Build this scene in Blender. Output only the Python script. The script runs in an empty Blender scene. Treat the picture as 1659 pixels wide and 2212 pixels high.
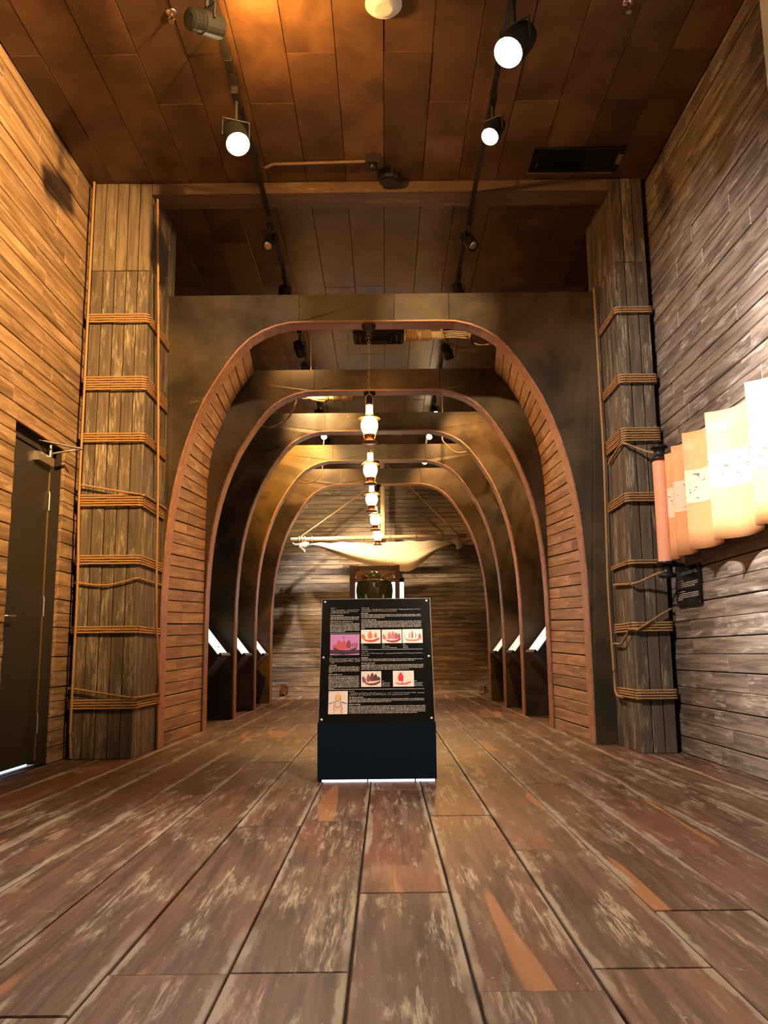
import bpy, math, random
from mathutils import Vector, Matrix

random.seed(7)
scene = bpy.context.scene
col = scene.collection

# ------------------------------------------------------------------ camera, world, exposure
FPX, PW, PH = 1850.0, 1659.0, 2212.0
cam_d = bpy.data.cameras.new('camera')
cam = bpy.data.objects.new('camera', cam_d); col.objects.link(cam)
cam_d.sensor_fit = 'VERTICAL'; cam_d.sensor_height = 36.0
cam_d.lens = 36.0 * FPX / PH
pitch, roll = math.atan(307 / FPX), 0.0106
cam.location = (0, 0, 0.75)
cam.rotation_euler = (Matrix.Rotation(math.pi / 2 + pitch, 3, 'X') @ Matrix.Rotation(-roll, 3, 'Z')).to_euler()
cam_d.clip_end = 100
scene.camera = cam

world = bpy.data.worlds.new('world'); scene.world = world
world.use_nodes = True
world.node_tree.nodes['Background'].inputs[0].default_value = (1.0, 0.86, 0.72, 1)
world.node_tree.nodes['Background'].inputs[1].default_value = 0.13
vs = scene.view_settings
vs.view_transform = 'Standard'; vs.look = 'None'; vs.gamma = 1.0; vs.use_curve_mapping = False
vs.exposure = 1.0
scene.cycles.max_bounces = 6; scene.cycles.diffuse_bounces = 4; scene.cycles.glossy_bounces = 3; scene.cycles.transmission_bounces = 2; scene.cycles.adaptive_threshold = 0.02

# ------------------------------------------------------------------ materials
def new_mat(name):
    m = bpy.data.materials.new(name); m.use_nodes = True
    nt = m.node_tree; b = nt.nodes['Principled BSDF']
    return m, nt, b

def N(nt, t, **kw):
    n = nt.nodes.new(t)
    for k, v in kw.items(): setattr(n, k, v)
    return n

def plain(name, c, rough=0.5, metal=0.0, bump=0.0, bscale=60, var=0.0, emit=None, es=0.0, trans=0.0, spec=0.5):
    m, nt, b = new_mat(name)
    b.inputs['Base Color'].default_value = (*c, 1); b.inputs['Roughness'].default_value = rough
    b.inputs['Metallic'].default_value = metal
    b.inputs['Specular IOR Level'].default_value = spec
    if emit:
        b.inputs['Emission Color'].default_value = (*emit, 1); b.inputs['Emission Strength'].default_value = es
    if trans: b.inputs['Transmission Weight'].default_value = trans
    if var or bump:
        tc = N(nt, 'ShaderNodeTexCoord'); no = N(nt, 'ShaderNodeTexNoise')
        no.inputs['Scale'].default_value = bscale; no.inputs['Detail'].default_value = 5
        nt.links.new(tc.outputs['Object'], no.inputs['Vector'])
        if var:
            mx = N(nt, 'ShaderNodeMix', data_type='RGBA')
            mx.inputs[6].default_value = (*[x * (1 - var) for x in c], 1); mx.inputs[7].default_value = (*[min(1, x * (1 + var)) for x in c], 1)
            nt.links.new(no.outputs['Fac'], mx.inputs[0]); nt.links.new(mx.outputs[2], b.inputs['Base Color'])
        if bump:
            bp = N(nt, 'ShaderNodeBump'); bp.inputs['Strength'].default_value = bump; bp.inputs['Distance'].default_value = 0.01
            nt.links.new(no.outputs['Fac'], bp.inputs['Height']); nt.links.new(bp.outputs[0], b.inputs['Normal'])
    return m

def wood(name, dark, light, wearc, wear=0.5, rough=0.6, g=1.0, tint=0.25, patch=None, edge=None, bump=0.35, spec=0.4, wlo=0.52, blotch=0.35):
    """procedural timber: grain runs along the object's own x axis, each piece gets its own cut of the grain"""
    m, nt, b = new_mat(name); L = nt.links.new
    tc = N(nt, 'ShaderNodeTexCoord'); oi = N(nt, 'ShaderNodeObjectInfo')
    mul = N(nt, 'ShaderNodeVectorMath', operation='SCALE'); mul.inputs[0].default_value = (37.1, 91.7, 13.3)
    L(oi.outputs['Random'], mul.inputs['Scale'])
    add = N(nt, 'ShaderNodeVectorMath', operation='ADD'); L(tc.outputs['Object'], add.inputs[0]); L(mul.outputs[0], add.inputs[1])
    def noise(sc, detail=6, rgh=0.6, dist=0.0):
        mp = N(nt, 'ShaderNodeMapping'); mp.inputs['Scale'].default_value = sc
        L(add.outputs[0], mp.inputs['Vector'])
        n = N(nt, 'ShaderNodeTexNoise'); n.inputs['Scale'].default_value = 1.0
        n.inputs['Detail'].default_value = detail; n.inputs['Roughness'].default_value = rgh; n.inputs['Distortion'].default_value = dist
        L(mp.outputs[0], n.inputs['Vector']); return n.outputs['Fac']
    def step(x, lo, hi):
        r = N(nt, 'ShaderNodeMapRange', interpolation_type='SMOOTHSTEP'); r.inputs['From Min'].default_value = lo; r.inputs['From Max'].default_value = hi
        L(x, r.inputs['Value']); return r.outputs[0]
    def mth(op, a, c):
        n = N(nt, 'ShaderNodeMath', operation=op)
        for i, v in ((0, a), (1, c)):
            if isinstance(v, (int, float)): n.inputs[i].default_value = v
            else: L(v, n.inputs[i])
        return n.outputs[0]
    def mix(f, a, c):
        n = N(nt, 'ShaderNodeMix', data_type='RGBA')
        L(f, n.inputs[0])
        for i, v in ((6, a), (7, c)):
            if isinstance(v, tuple): n.inputs[i].default_value = (*v, 1)
            else: L(v, n.inputs[i])
        return n.outputs[2]
    grain = noise((1.6 * g, 26 * g, 26 * g), 4, 0.62, 0.6)
    blot = noise((1.3, 4.0, 4.0), 3, 0.6)
    fine = noise((5 * g, 75 * g, 75 * g), 3, 0.7, 0.3)
    c = mix(step(grain, 0.32, 0.68), dark, light)
    # darker / lighter blotches of stain, and piece-to-piece tone
    hsv = N(nt, 'ShaderNodeHueSaturation')
    v = mth('ADD', mth('MULTIPLY', blot, blotch * 2), 1.0 - blotch - tint)
    v = mth('ADD', v, mth('MULTIPLY', oi.outputs['Random'], tint * 2))
    L(v, hsv.inputs['Value']); L(c, hsv.inputs['Color'])
    c = hsv.outputs[0]
    wm = mth('MULTIPLY', step(noise((2.0, 9.0, 9.0), 5, 0.72, 0.25), wlo, wlo + 0.13), step(fine, 0.42, 0.62))
    c = mix(mth('MULTIPLY', wm, wear), c, wearc)
    if patch:
        pm = mth('MULTIPLY', step(noise((0.55, 5.5, 5.5), 2, 0.5, 0.5), 0.665, 0.69), 0.85)
        ps = step(noise((0.35, 2.2, 2.2), 4, 0.65, 0.5), 0.46, 0.72)
        c = mix(mth('MULTIPLY', ps, 0.7), c, (0.185, 0.060, 0.030))
        gs = mth('MULTIPLY', step(noise((1.6, 15, 15), 6, 0.78, 0.25), 0.52, 0.66), step(noise((0.8, 1.6, 1.6), 2, 0.5), 0.42, 0.62))
        c = mix(mth('MULTIPLY', gs, 0.55), c, (0.24, 0.185, 0.13))
        c = mix(mth('MULTIPLY', pm, 0.8), c, patch)
        sc = step(noise((9, 2.5, 9), 6, 0.75, 1.5), 0.66, 0.70)
        c = mix(mth('MULTIPLY', sc, 0.55), c, wearc)
        sp = step(noise((60, 60, 60), 2, 0.5), 0.75, 0.77)
        c = mix(mth('MULTIPLY', sp, 0.7), c, (0.6, 0.52, 0.42))
    if edge:
        sx = N(nt, 'ShaderNodeSeparateXYZ'); L(tc.outputs['Object'], sx.inputs[0])
        ab = mth('ABSOLUTE', sx.outputs['Y'], 0)
        em = mth('MULTIPLY', step(mth('ADD', ab, mth('MULTIPLY', noise((3.5, 9, 9), 4, 0.7), 0.07)), edge[0], edge[0] + 0.012), step(noise((1.4, 1.4, 1.4), 3, 0.6), 0.40, 0.58))
        c = mix(mth('MULTIPLY', em, 0.75), c, edge[1])
    L(c, b.inputs['Base Color'])
    rr = N(nt, 'ShaderNodeMapRange'); rr.inputs['To Min'].default_value = rough - 0.12; rr.inputs['To Max'].default_value = rough + 0.15
    L(blot, rr.inputs['Value']); L(rr.outputs[0], b.inputs['Roughness'])
    b.inputs['Specular IOR Level'].default_value = spec
    bp = N(nt, 'ShaderNodeBump'); bp.inputs['Strength'].default_value = bump; bp.inputs['Distance'].default_value = 0.006
    L(mth('ADD', grain, mth('MULTIPLY', fine, 0.5)), bp.inputs['Height']); L(bp.outputs[0], b.inputs['Normal'])
    return m

def plywood(name, c0, c1, c2, rough=0.4, scuff=0.5, tint=0.15, scale=1.0):
    m, nt, b = new_mat(name); L = nt.links.new
    tc = N(nt, 'ShaderNodeTexCoord'); oi = N(nt, 'ShaderNodeObjectInfo')
    mul = N(nt, 'ShaderNodeVectorMath', operation='SCALE'); mul.inputs[0].default_value = (17.1, 31.7, 13.3); L(oi.outputs['Random'], mul.inputs['Scale'])
    add = N(nt, 'ShaderNodeVectorMath', operation='ADD'); L(tc.outputs['Object'], add.inputs[0]); L(mul.outputs[0], add.inputs[1])
    def noise(sc, detail, rgh, dist=0.0):
        n = N(nt, 'ShaderNodeTexNoise'); n.inputs['Scale'].default_value = sc * scale; n.inputs['Detail'].default_value = detail
        n.inputs['Roughness'].default_value = rgh; n.inputs['Distortion'].default_value = dist; L(add.outputs[0], n.inputs['Vector']); return n.outputs['Fac']
    def step(x, lo, hi):
        r = N(nt, 'ShaderNodeMapRange', interpolation_type='SMOOTHSTEP'); r.inputs['From Min'].default_value = lo; r.inputs['From Max'].default_value = hi
        L(x, r.inputs['Value']); return r.outputs[0]
    def mth(op, a, c):
        n = N(nt, 'ShaderNodeMath', operation=op)
        for i, v in ((0, a), (1, c)):
            if isinstance(v, (int, float)): n.inputs[i].default_value = v
            else: L(v, n.inputs[i])
        return n.outputs[0]
    def mix(f, a, c):
        n = N(nt, 'ShaderNodeMix', data_type='RGBA'); L(f, n.inputs[0])
        for i, v in ((6, a), (7, c)):
            if isinstance(v, tuple): n.inputs[i].default_value = (*v, 1)
            else: L(v, n.inputs[i])
        return n.outputs[2]
    big = noise(1.7, 4, 0.6, 0.4)
    c = mix(step(big, 0.30, 0.70), c0, c1)
    sc = mth('MULTIPLY', step(noise(5.5, 6, 0.75, 1.5), 0.60, 0.70), step(noise(1.1, 2, 0.5), 0.50, 0.68))
    c = mix(mth('MULTIPLY', sc, scuff), c, c2)
    hsv = N(nt, 'ShaderNodeHueSaturation'); L(c, hsv.inputs['Color'])
    L(mth('ADD', mth('MULTIPLY', oi.outputs['Random'], 2 * tint), 1 - tint), hsv.inputs['Value'])
    L(hsv.outputs[0], b.inputs['Base Color'])
    rr = N(nt, 'ShaderNodeMapRange'); rr.inputs['To Min'].default_value = rough - 0.12; rr.inputs['To Max'].default_value = rough + 0.14
    L(big, rr.inputs['Value']); L(rr.outputs[0], b.inputs['Roughness']); b.inputs['Specular IOR Level'].default_value = 0.35
    bp = N(nt, 'ShaderNodeBump'); bp.inputs['Strength'].default_value = 0.12; bp.inputs['Distance'].default_value = 0.004
    L(noise(26, 4, 0.65), bp.inputs['Height']); L(bp.outputs[0], b.inputs['Normal'])
    return m

M = {}
M['floor'] = wood('floor_boards', (0.045, 0.024, 0.016), (0.135, 0.068, 0.042), (0.42, 0.35, 0.26), 0.8, 0.46, 1.0, 0.17, patch=(0.36, 0.16, 0.06), edge=(0.152, (0.33, 0.285, 0.23)), bump=0.3, wlo=0.50)
M['wall_l'] = wood('amber_wall_boards', (0.13, 0.075, 0.040), (0.31, 0.20, 0.115), (0.55, 0.42, 0.28), 0.5, 0.62, 0.8, 0.16, bump=0.45)
M['wall_r'] = wood('grey_wall_boards', (0.095, 0.070, 0.056), (0.26, 0.20, 0.162), (0.52, 0.45, 0.39), 0.75, 0.40, 0.9, 0.16, bump=0.6, spec=0.6, wlo=0.50)
M['wall_b'] = wood('back_wall_boards', (0.10, 0.07, 0.048), (0.24, 0.17, 0.115), (0.55, 0.46, 0.34), 0.75, 0.5, 0.8, 0.18, bump=0.5)
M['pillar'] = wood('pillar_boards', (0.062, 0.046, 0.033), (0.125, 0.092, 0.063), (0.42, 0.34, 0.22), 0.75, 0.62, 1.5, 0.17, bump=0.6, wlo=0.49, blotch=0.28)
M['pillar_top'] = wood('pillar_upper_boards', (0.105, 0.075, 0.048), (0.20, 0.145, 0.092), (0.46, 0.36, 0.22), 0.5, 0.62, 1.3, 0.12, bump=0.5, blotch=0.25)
M['hull'] = wood('hull_boards', (0.20, 0.110, 0.060), (0.40, 0.235, 0.135), (0.50, 0.38, 0.26), 0.4, 0.6, 0.8, 0.18, bump=0.4)
M['ceil'] = plywood('ceiling_boards', (0.075, 0.038, 0.019), (0.170, 0.090, 0.042), (0.30, 0.17, 0.08), 0.40, 0.3, 0.28, 1.3)
M['rib'] = plywood('rib_plywood', (0.030, 0.0215, 0.0135), (0.090, 0.058, 0.030), (0.34, 0.26, 0.15), 0.38, 0.6, 0.16)
M['soffit'] = wood('rib_edge_timber', (0.26, 0.115, 0.060), (0.40, 0.19, 0.105), (0.5, 0.33, 0.22), 0.35, 0.5, 0.6, 0.10, bump=0.25)
M['beam'] = wood('beam_timber', (0.12, 0.07, 0.04), (0.18, 0.11, 0.062), (0.42, 0.31, 0.2), 0.4, 0.5, 0.5, 0.1, bump=0.2)
M['backing'] = plain('dark_backing', (0.016, 0.010, 0.007), 0.9)
M['rope'] = plain('manila_rope', (0.37, 0.20, 0.08), 0.85, 0, 0.5, 160, 0.3)
M['black'] = plain('black_metal', (0.016, 0.015, 0.015), 0.45)
M['blackplastic'] = plain('black_plastic', (0.012, 0.0115, 0.011), 0.4, spec=0.35)
M['door'] = plain('dark_door_paint', (0.017, 0.0155, 0.0130), 0.5, 0, 0.05, 90)
M['steel'] = plain('brushed_steel', (0.62, 0.56, 0.48), 0.3, 1.0)
M['brass'] = plain('aged_brass', (0.60, 0.38, 0.15), 0.38, 0.9)
M['copper'] = plain('dark_copper', (0.30, 0.13, 0.06), 0.4, 0.8)
M['signblack'] = plain('sign_black', (0.010, 0.0085, 0.0075), 0.12, spec=0.25)
M['signedge'] = plain('sign_edge', (0.22, 0.18, 0.12), 0.5)
M['navy'] = plain('plinth_navy', (0.0060, 0.0180, 0.0320), 0.6, spec=0.15)
M['ink'] = plain('print_white', (0.66, 0.61, 0.54), 0.7)
M['white'] = plain('white_paint', (0.85, 0.84, 0.82), 0.5)
M['paperwhite'] = plain('print_paper', (0.9, 0.88, 0.82), 0.6)
M['canvas'] = plain('sail_canvas', (0.80, 0.66, 0.46), 0.85, 0, 0.25, 140, 0.08)
def _canvas():
    m = M['canvas']; nt = m.node_tree; b = nt.nodes['Principled BSDF']; out = nt.nodes['Material Output']
    t = N(nt, 'ShaderNodeBsdfTranslucent'); t.inputs[0].default_value = (0.75, 0.58, 0.36, 1)
    mx = N(nt, 'ShaderNodeMixShader'); mx.inputs[0].default_value = 0.35
    nt.links.new(b.outputs[0], mx.inputs[1]); nt.links.new(t.outputs[0], mx.inputs[2]); nt.links.new(mx.outputs[0], out.inputs[0])
_canvas()
M['spar'] = wood('bamboo_spar', (0.33, 0.20, 0.10), (0.52, 0.36, 0.20), (0.6, 0.45, 0.3), 0.3, 0.5, 1, 0.05)
M['mast'] = wood('pale_mast', (0.50, 0.34, 0.17), (0.62, 0.45, 0.25), (0.7, 0.55, 0.4), 0.2, 0.55, 1, 0.05)
M['stand'] = wood('jar_stand_timber', (0.12, 0.075, 0.055), (0.20, 0.13, 0.10), (0.3, 0.22, 0.17), 0.3, 0.5, 1, 0.05)
M['glaze'] = plain('olive_green_glaze', (0.085, 0.095, 0.030), 0.13, 0, 0.05, 30, 0.25, spec=0.7)
M['cord'] = plain('twisted_bark_cord', (0.35, 0.16, 0.06), 0.7)
M['roller'] = plain('roller_orange', (0.85, 0.38, 0.22), 0.6)
M['sprk'] = plain('chrome', (0.6, 0.55, 0.5), 0.3, 1.0)

def lamp_glass(name, colr, s):
    return plain(name, (0.9, 0.8, 0.6), 0.3, emit=colr, es=s)
M['globe'] = lamp_glass('lit_lantern_globe', (1.0, 0.50, 0.17), 9)
M['chimney'] = lamp_glass('lit_lantern_chimney', (1.0, 0.58, 0.20), 4.0)
M['lens_warm'] = lamp_glass('lit_lens_warm', (1.0, 0.72, 0.38), 60)
M['lens_amber'] = lamp_glass('lit_lens_amber', (1.0, 0.50, 0.12), 14)
M['lens_off'] = plain('unlit_reflector', (0.75, 0.65, 0.5), 0.25, 0.9)
M['daylight'] = plain('daylight_pane', (0.8, 0.9, 1), 0.3, emit=(0.72, 0.88, 1.0), es=2.6)
M['plinth_gap_light'] = plain('plinth_gap_glow', (0.9, 0.88, 0.95), 0.4, emit=(0.92, 0.86, 1.0), es=1.1)  # no lamp: emission imitates bright light showing under the plinth
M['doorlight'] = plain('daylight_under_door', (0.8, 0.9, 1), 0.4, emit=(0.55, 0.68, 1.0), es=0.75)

# scroll paper: flat print of a pale map band with ink strokes
def scroll_mat():
    m, nt, b = new_mat('scroll_paper'); L = nt.links.new
    tc = N(nt, 'ShaderNodeTexCoord'); sx = N(nt, 'ShaderNodeSeparateXYZ'); L(tc.outputs['Object'], sx.inputs[0])
    def math_(op, a, c):
        n = N(nt, 'ShaderNodeMath', operation=op)
        for i, v in ((0, a), (1, c)):
            if isinstance(v, (int, float)): n.inputs[i].default_value = v
            else: L(v, n.inputs[i])
        return n.outputs[0]
    band = math_('MULTIPLY', math_('GREATER_THAN', sx.outputs['Z'], 0.31), math_('LESS_THAN', sx.outputs['Z'], 0.53))
    mot = N(nt, 'ShaderNodeTexNoise'); mot.inputs['Scale'].default_value = 7; mot.inputs['Detail'].default_value = 5; L(tc.outputs['Object'], mot.inputs['Vector'])
    m0 = N(nt, 'ShaderNodeMix', data_type='RGBA'); m0.inputs[6].default_value = (0.78, 0.33, 0.13, 1); m0.inputs[7].default_value = (0.88, 0.45, 0.21, 1); L(mot.outputs[0], m0.inputs[0])
    m1 = N(nt, 'ShaderNodeMix', data_type='RGBA'); L(band, m1.inputs[0]); L(m0.outputs[2], m1.inputs[6]); m1.inputs[7].default_value = (0.90, 0.66, 0.48, 1)
    mp = N(nt, 'ShaderNodeMapping'); mp.inputs['Scale'].default_value = (1, 28, 55); L(tc.outputs['Object'], mp.inputs['Vector'])
    no = N(nt, 'ShaderNodeTexNoise'); no.inputs['Scale'].default_value = 1; no.inputs['Detail'].default_value = 4; L(mp.outputs[0], no.inputs['Vector'])
    n2 = N(nt, 'ShaderNodeTexNoise'); n2.inputs['Scale'].default_value = 8; L(tc.outputs['Object'], n2.inputs['Vector'])
    ink = math_('MULTIPLY', math_('GREATER_THAN', no.outputs[0], 0.60), math_('GREATER_THAN', n2.outputs[0], 0.48))
    inb = math_('MULTIPLY', math_('GREATER_THAN', sx.outputs['Z'], 0.335), math_('LESS_THAN', sx.outputs['Z'], 0.505))
    m2 = N(nt, 'ShaderNodeMix', data_type='RGBA'); L(math_('MULTIPLY', ink, inb), m2.inputs[0]); L(m1.outputs[2], m2.inputs[6]); m2.inputs[7].default_value = (0.20, 0.09, 0.05, 1)
    L(m2.outputs[2], b.inputs['Base Color']); b.inputs['Roughness'].default_value = 0.55
    return m
M['scroll'] = scroll_mat()

# ------------------------------------------------------------------ mesh helpers
class MB:
    def __init__(s): s.v, s.f, s.mi, s.cur, s.sm = [], [], [], 0, []
    def add(s, vs, fs, smooth=False):
        o = len(s.v); s.v += [tuple(p) for p in vs]
        for f in fs:
            s.f.append(tuple(i + o for i in f)); s.mi.append(s.cur); s.sm.append(smooth)
    def box(s, lo, hi):
        x0, y0, z0 = lo; x1, y1, z1 = hi
        s.add([(x0, y0, z0), (x1, y0, z0), (x1, y1, z0), (x0, y1, z0), (x0, y0, z1), (x1, y0, z1), (x1, y1, z1), (x0, y1, z1)],
              [(0, 3, 2, 1), (4, 5, 6, 7), (0, 1, 5, 4), (1, 2, 6, 5), (2, 3, 7, 6), (3, 0, 4, 7)])
    def cbox(s, lo, hi, b=0.004):
        """box with chamfered top (+z) edges"""
        x0, y0, z0 = lo; x1, y1, z1 = hi
        s.add([(x0, y0, z0), (x1, y0, z0), (x1, y1, z0), (x0, y1, z0), (x0, y0, z1 - b), (x1, y0, z1 - b), (x1, y1, z1 - b), (x0, y1, z1 - b),
               (x0 + b, y0 + b, z1), (x1 - b, y0 + b, z1), (x1 - b, y1 - b, z1), (x0 + b, y1 - b, z1)],
              [(0, 3, 2, 1), (8, 9, 10, 11), (0, 1, 5, 4), (1, 2, 6, 5), (2, 3, 7, 6), (3, 0, 4, 7), (4, 5, 9, 8), (5, 6, 10, 9), (6, 7, 11, 10), (7, 4, 8, 11)])
    def lathe(s, prof, n=20, c=(0, 0, 0), ax=None, cap=True, smooth=True):
        """prof: (radius, height) pairs, axis z (or direction ax)"""
        q = Vector((0, 0, 1)).rotation_difference(Vector(ax).normalized()) if ax else None
        vs, fs = [], []
        for r, h in prof:
            for i in range(n):
                a = 2 * math.pi * i / n; p = Vector((r * math.cos(a), r * math.sin(a), h))
                if q: p = q @ p
                vs.append(p + Vector(c))
        for k in range(len(prof) - 1):
            for i in range(n):
                j = (i + 1) % n; fs.append((k * n + i, k * n + j, (k + 1) * n + j, (k + 1) * n + i))
        s.add(vs, fs, smooth)
        if cap:
            s.add(vs[:n], [tuple(range(n))[::-1]]); s.add(vs[-n:], [tuple(range(n))])
    def tube(s, pts, r, n=8, closed=False, cap=True, lobes=0, pitch=0.06, smooth=True):
        pts = [Vector(p) for p in pts]; k = len(pts); vs = []; fs = []
        up = None; dist = 0.0
        for i, p in enumerate(pts):
            t = (pts[(i + 1) % k] - pts[i - 1]) if closed else (pts[min(i + 1, k - 1)] - pts[max(i - 1, 0)])
            t.normalize()
            if up is None: up = Vector((0, 0, 1)) if abs(t.z) < 0.9 else Vector((1, 0, 0))
            sd = t.cross(up); sd.normalize(); up = sd.cross(t); up.normalize()
            if i: dist += (p - pts[i - 1]).length
            for j in range(n):
                a = 2 * math.pi * j / n; rr = r(i / (k - 1)) if callable(r) else r
                if lobes:
                    rr *= 0.86 + 0.18 * abs(math.cos(lobes * (a) / 2 + 0))
                    a += dist / pitch * 2 * math.pi
                vs.append(p + sd * (math.cos(a) * rr) + up * (math.sin(a) * rr))
        m = k if closed else k - 1
        for i in range(m):
            for j in range(n):
                a, b = i * n, ((i + 1) % k) * n
                fs.append((a + j, a + (j + 1) % n, b + (j + 1) % n, b + j))
        s.add(vs, fs, smooth)
        if cap and not closed:
            s.add(vs[:n], [tuple(range(n))[::-1]]); s.add(vs[-n:], [tuple(range(n))])
    def prism(s, poly, off):
        """extrude a planar 3-d polygon by vector off"""
        off = Vector(off); a = [Vector(p) for p in poly]; n = len(a)
        s.add(a + [p + off for p in a], [tuple(range(n))[::-1], tuple(range(n, 2 * n))] + [(i, (i + 1) % n, n + (i + 1) % n, n + i) for i in range(n)])
    def build(s, name, mats, parent=None, loc=None, mat=None):
        me = bpy.data.meshes.new(name)
        me.from_pydata(s.v, [], s.f)
        for m in (mats if isinstance(mats, (list, tuple)) else [mats]): me.materials.append(M[m] if isinstance(m, str) else m)
        me.polygons.foreach_set('material_index', s.mi); me.polygons.foreach_set('use_smooth', s.sm)
        me.update()
        return place(name, me, parent, loc, mat)

def place(name, me, parent=None, loc=None, mat=None):
    o = bpy.data.objects.new(name, me); col.objects.link(o)
    if parent: o.parent = parent
    if mat is not None: o.matrix_local = mat
    if loc is not None: o.location = loc
    return o

def tag(o, label=None, cat=None, group=None, kind=None):
    if label: o['label'] = label
    if cat: o['category'] = cat
    if group: o['group'] = group
    if kind: o['kind'] = kind
    return o

def empty(name, loc=(0, 0, 0), label=None, cat=None, group=None, kind=None):
    o = bpy.data.objects.new(name, None); col.objects.link(o); o.location = loc; o.empty_display_size = 0.1
    return tag(o, label, cat, group, kind)

def smooth_path(ctrl, step=0.02):
    """Catmull-Rom through control points, resampled about every step"""
    P = [Vector(p) for p in ctrl]; P = [P[0] * 2 - P[1]] + P + [P[-1] * 2 - P[-2]]
    out = []
    for i in range(1, len(P) - 2):
        p0, p1, p2, p3 = P[i - 1:i + 3]
        n = max(2, int((p2 - p1).length / step))
        for k in range(n):
            t = k / n
            out.append(0.5 * ((2 * p1) + (p2 - p0) * t + (2 * p0 - 5 * p1 + 4 * p2 - p3) * t * t + (3 * p1 - p0 - 3 * p2 + p3) * t ** 3))
    out.append(P[-2]); return out

def line_path(ctrl, step=0.02):
    out = []
    P = [Vector(p) for p in ctrl]
    for a, b in zip(P, P[1:]):
        n = max(1, int((b - a).length / step))
        out += [a.lerp(b, k / n) for k in range(n)]
    out.append(P[-1]); return out

_cache = {}
def board_mesh(L, w, t, mat, b):
    key = (round(L, 2), round(w, 4), round(t, 3), mat)
    if key not in _cache:
        mb = MB(); mb.cbox((-L / 2, -w / 2, 0), (L / 2, w / 2, t), b)
        me = bpy.data.meshes.new('board'); me.from_pydata(mb.v, [], mb.f); me.materials.append(M[mat]); me.update()
        _cache[key] = me
    return _cache[key]

def board(name, parent, centre, xdir, normal, L, w, t, mat, b=0.004):
    """one board: length along xdir, back face centre at `centre`, face towards normal"""
    x = Vector(xdir).normalized(); z = Vector(normal).normalized(); y = z.cross(x)
    mx = Matrix((x, y, z)).transposed().to_4x4(); mx.translation = Vector(centre)
    return place(name, board_mesh(round(L, 2), w, t, mat, b), parent, mat=mx)

def quad_board(name, parent, a0, a1, b1, b0, t, mat, nrm):
    """board from four back corners (a0->a1 lower edge, b0->b1 upper edge), raised along nrm"""
    a0, a1, b1, b0 = map(Vector, (a0, a1, b1, b0)); c = (a0 + a1 + b0 + b1) / 4
    x = ((a1 - a0) + (b1 - b0)).normalized(); y = ((b0 - a0) + (b1 - a1)); z = x.cross(y).normalized()
    if z.dot(Vector(nrm)) < 0: z = -z
    y = z.cross(x)
    R = Matrix((x, y, z)); inv = lambda p: R @ (p - c)
    k = 0.94
    base = [inv(p) for p in (a0, a1, b1, b0)]
    top = [p + Vector((0, 0, t)) for p in base]
    yc = sum((p.y for p in top)) / 4
    top = [Vector((p.x * 0.997, yc + (p.y - yc) * k, p.z)) for p in top]
    mid = [p + Vector((0, 0, t - 0.004)) for p in base]
    mb = MB(); vs_ = base + mid + top
    fs = [(0, 3, 2, 1), (8, 9, 10, 11)] + [(i, (i + 1) % 4, 4 + (i + 1) % 4, 4 + i) for i in range(4)] + [(4 + i, 4 + (i + 1) % 4, 8 + (i + 1) % 4, 8 + i) for i in range(4)]
    if (base[1] - base[0]).cross(base[3] - base[0]).z < 0: fs = [f[::-1] for f in fs]
    mb.add(vs_, fs)
    mx = R.transposed().to_4x4(); mx.translation = c
    return mb.build(name, mat, parent, mat=mx)

# ------------------------------------------------------------------ dimensions of the hall
XL, XR, ZC, YB = -2.43, 2.22, 4.65, 16.15
Y0 = -1.2
CX = -0.085

# ------------------------------------------------------------------ floor
fl = MB(); fl.box((XL - 0.15, Y0, -0.12), (XR + 0.15, YB + 0.2, -0.022))
floor = fl.build('floor', 'backing'); tag(floor, 'worn red-brown plank floor of the hall', 'floor', kind='structure')
seamX = -0.385
rows = []
x = seamX
while x > XL: x -= 0.2915
while x < XR:
    rows.append((max(x, XL), min(x + 0.2915, XR))); x += 0.2915
known = {-0.677: [2.20, 4.0, 6.6], -0.385: [2.20, 4.1], -0.0935: [2.90, 5.0], 0.198: [2.08, 4.2], 0.4895: [2.21, 3.46, 5.4], 1.0725: [4.62], -1.26: [4.89]}
for (a, b) in rows:
    key = min(known, key=lambda k: abs(k - a))
    ys = [0.6]
    if abs(key - a) < 0.05: ys += [y for y in known[key]]
    else: ys += [1.2 + random.random() * 1.6]
    while ys[-1] < YB - 1.6: ys.append(round(ys[-1] + random.uniform(1.5, 2.6), 2))
    ys.append(YB)
    for y0, y1 in zip(ys, ys[1:]):
        g = random.uniform(0.004, 0.009)
        board('floor_board', floor, ((a + b) / 2, (y0 + y1) / 2, -0.022), (0, 1, 0), (0, 0, 1), y1 - y0 - 0.005, round(b - a - g, 3), 0.022 - random.choice((0, 0, 0.0015, 0.003)), 'floor', 0.003)

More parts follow.
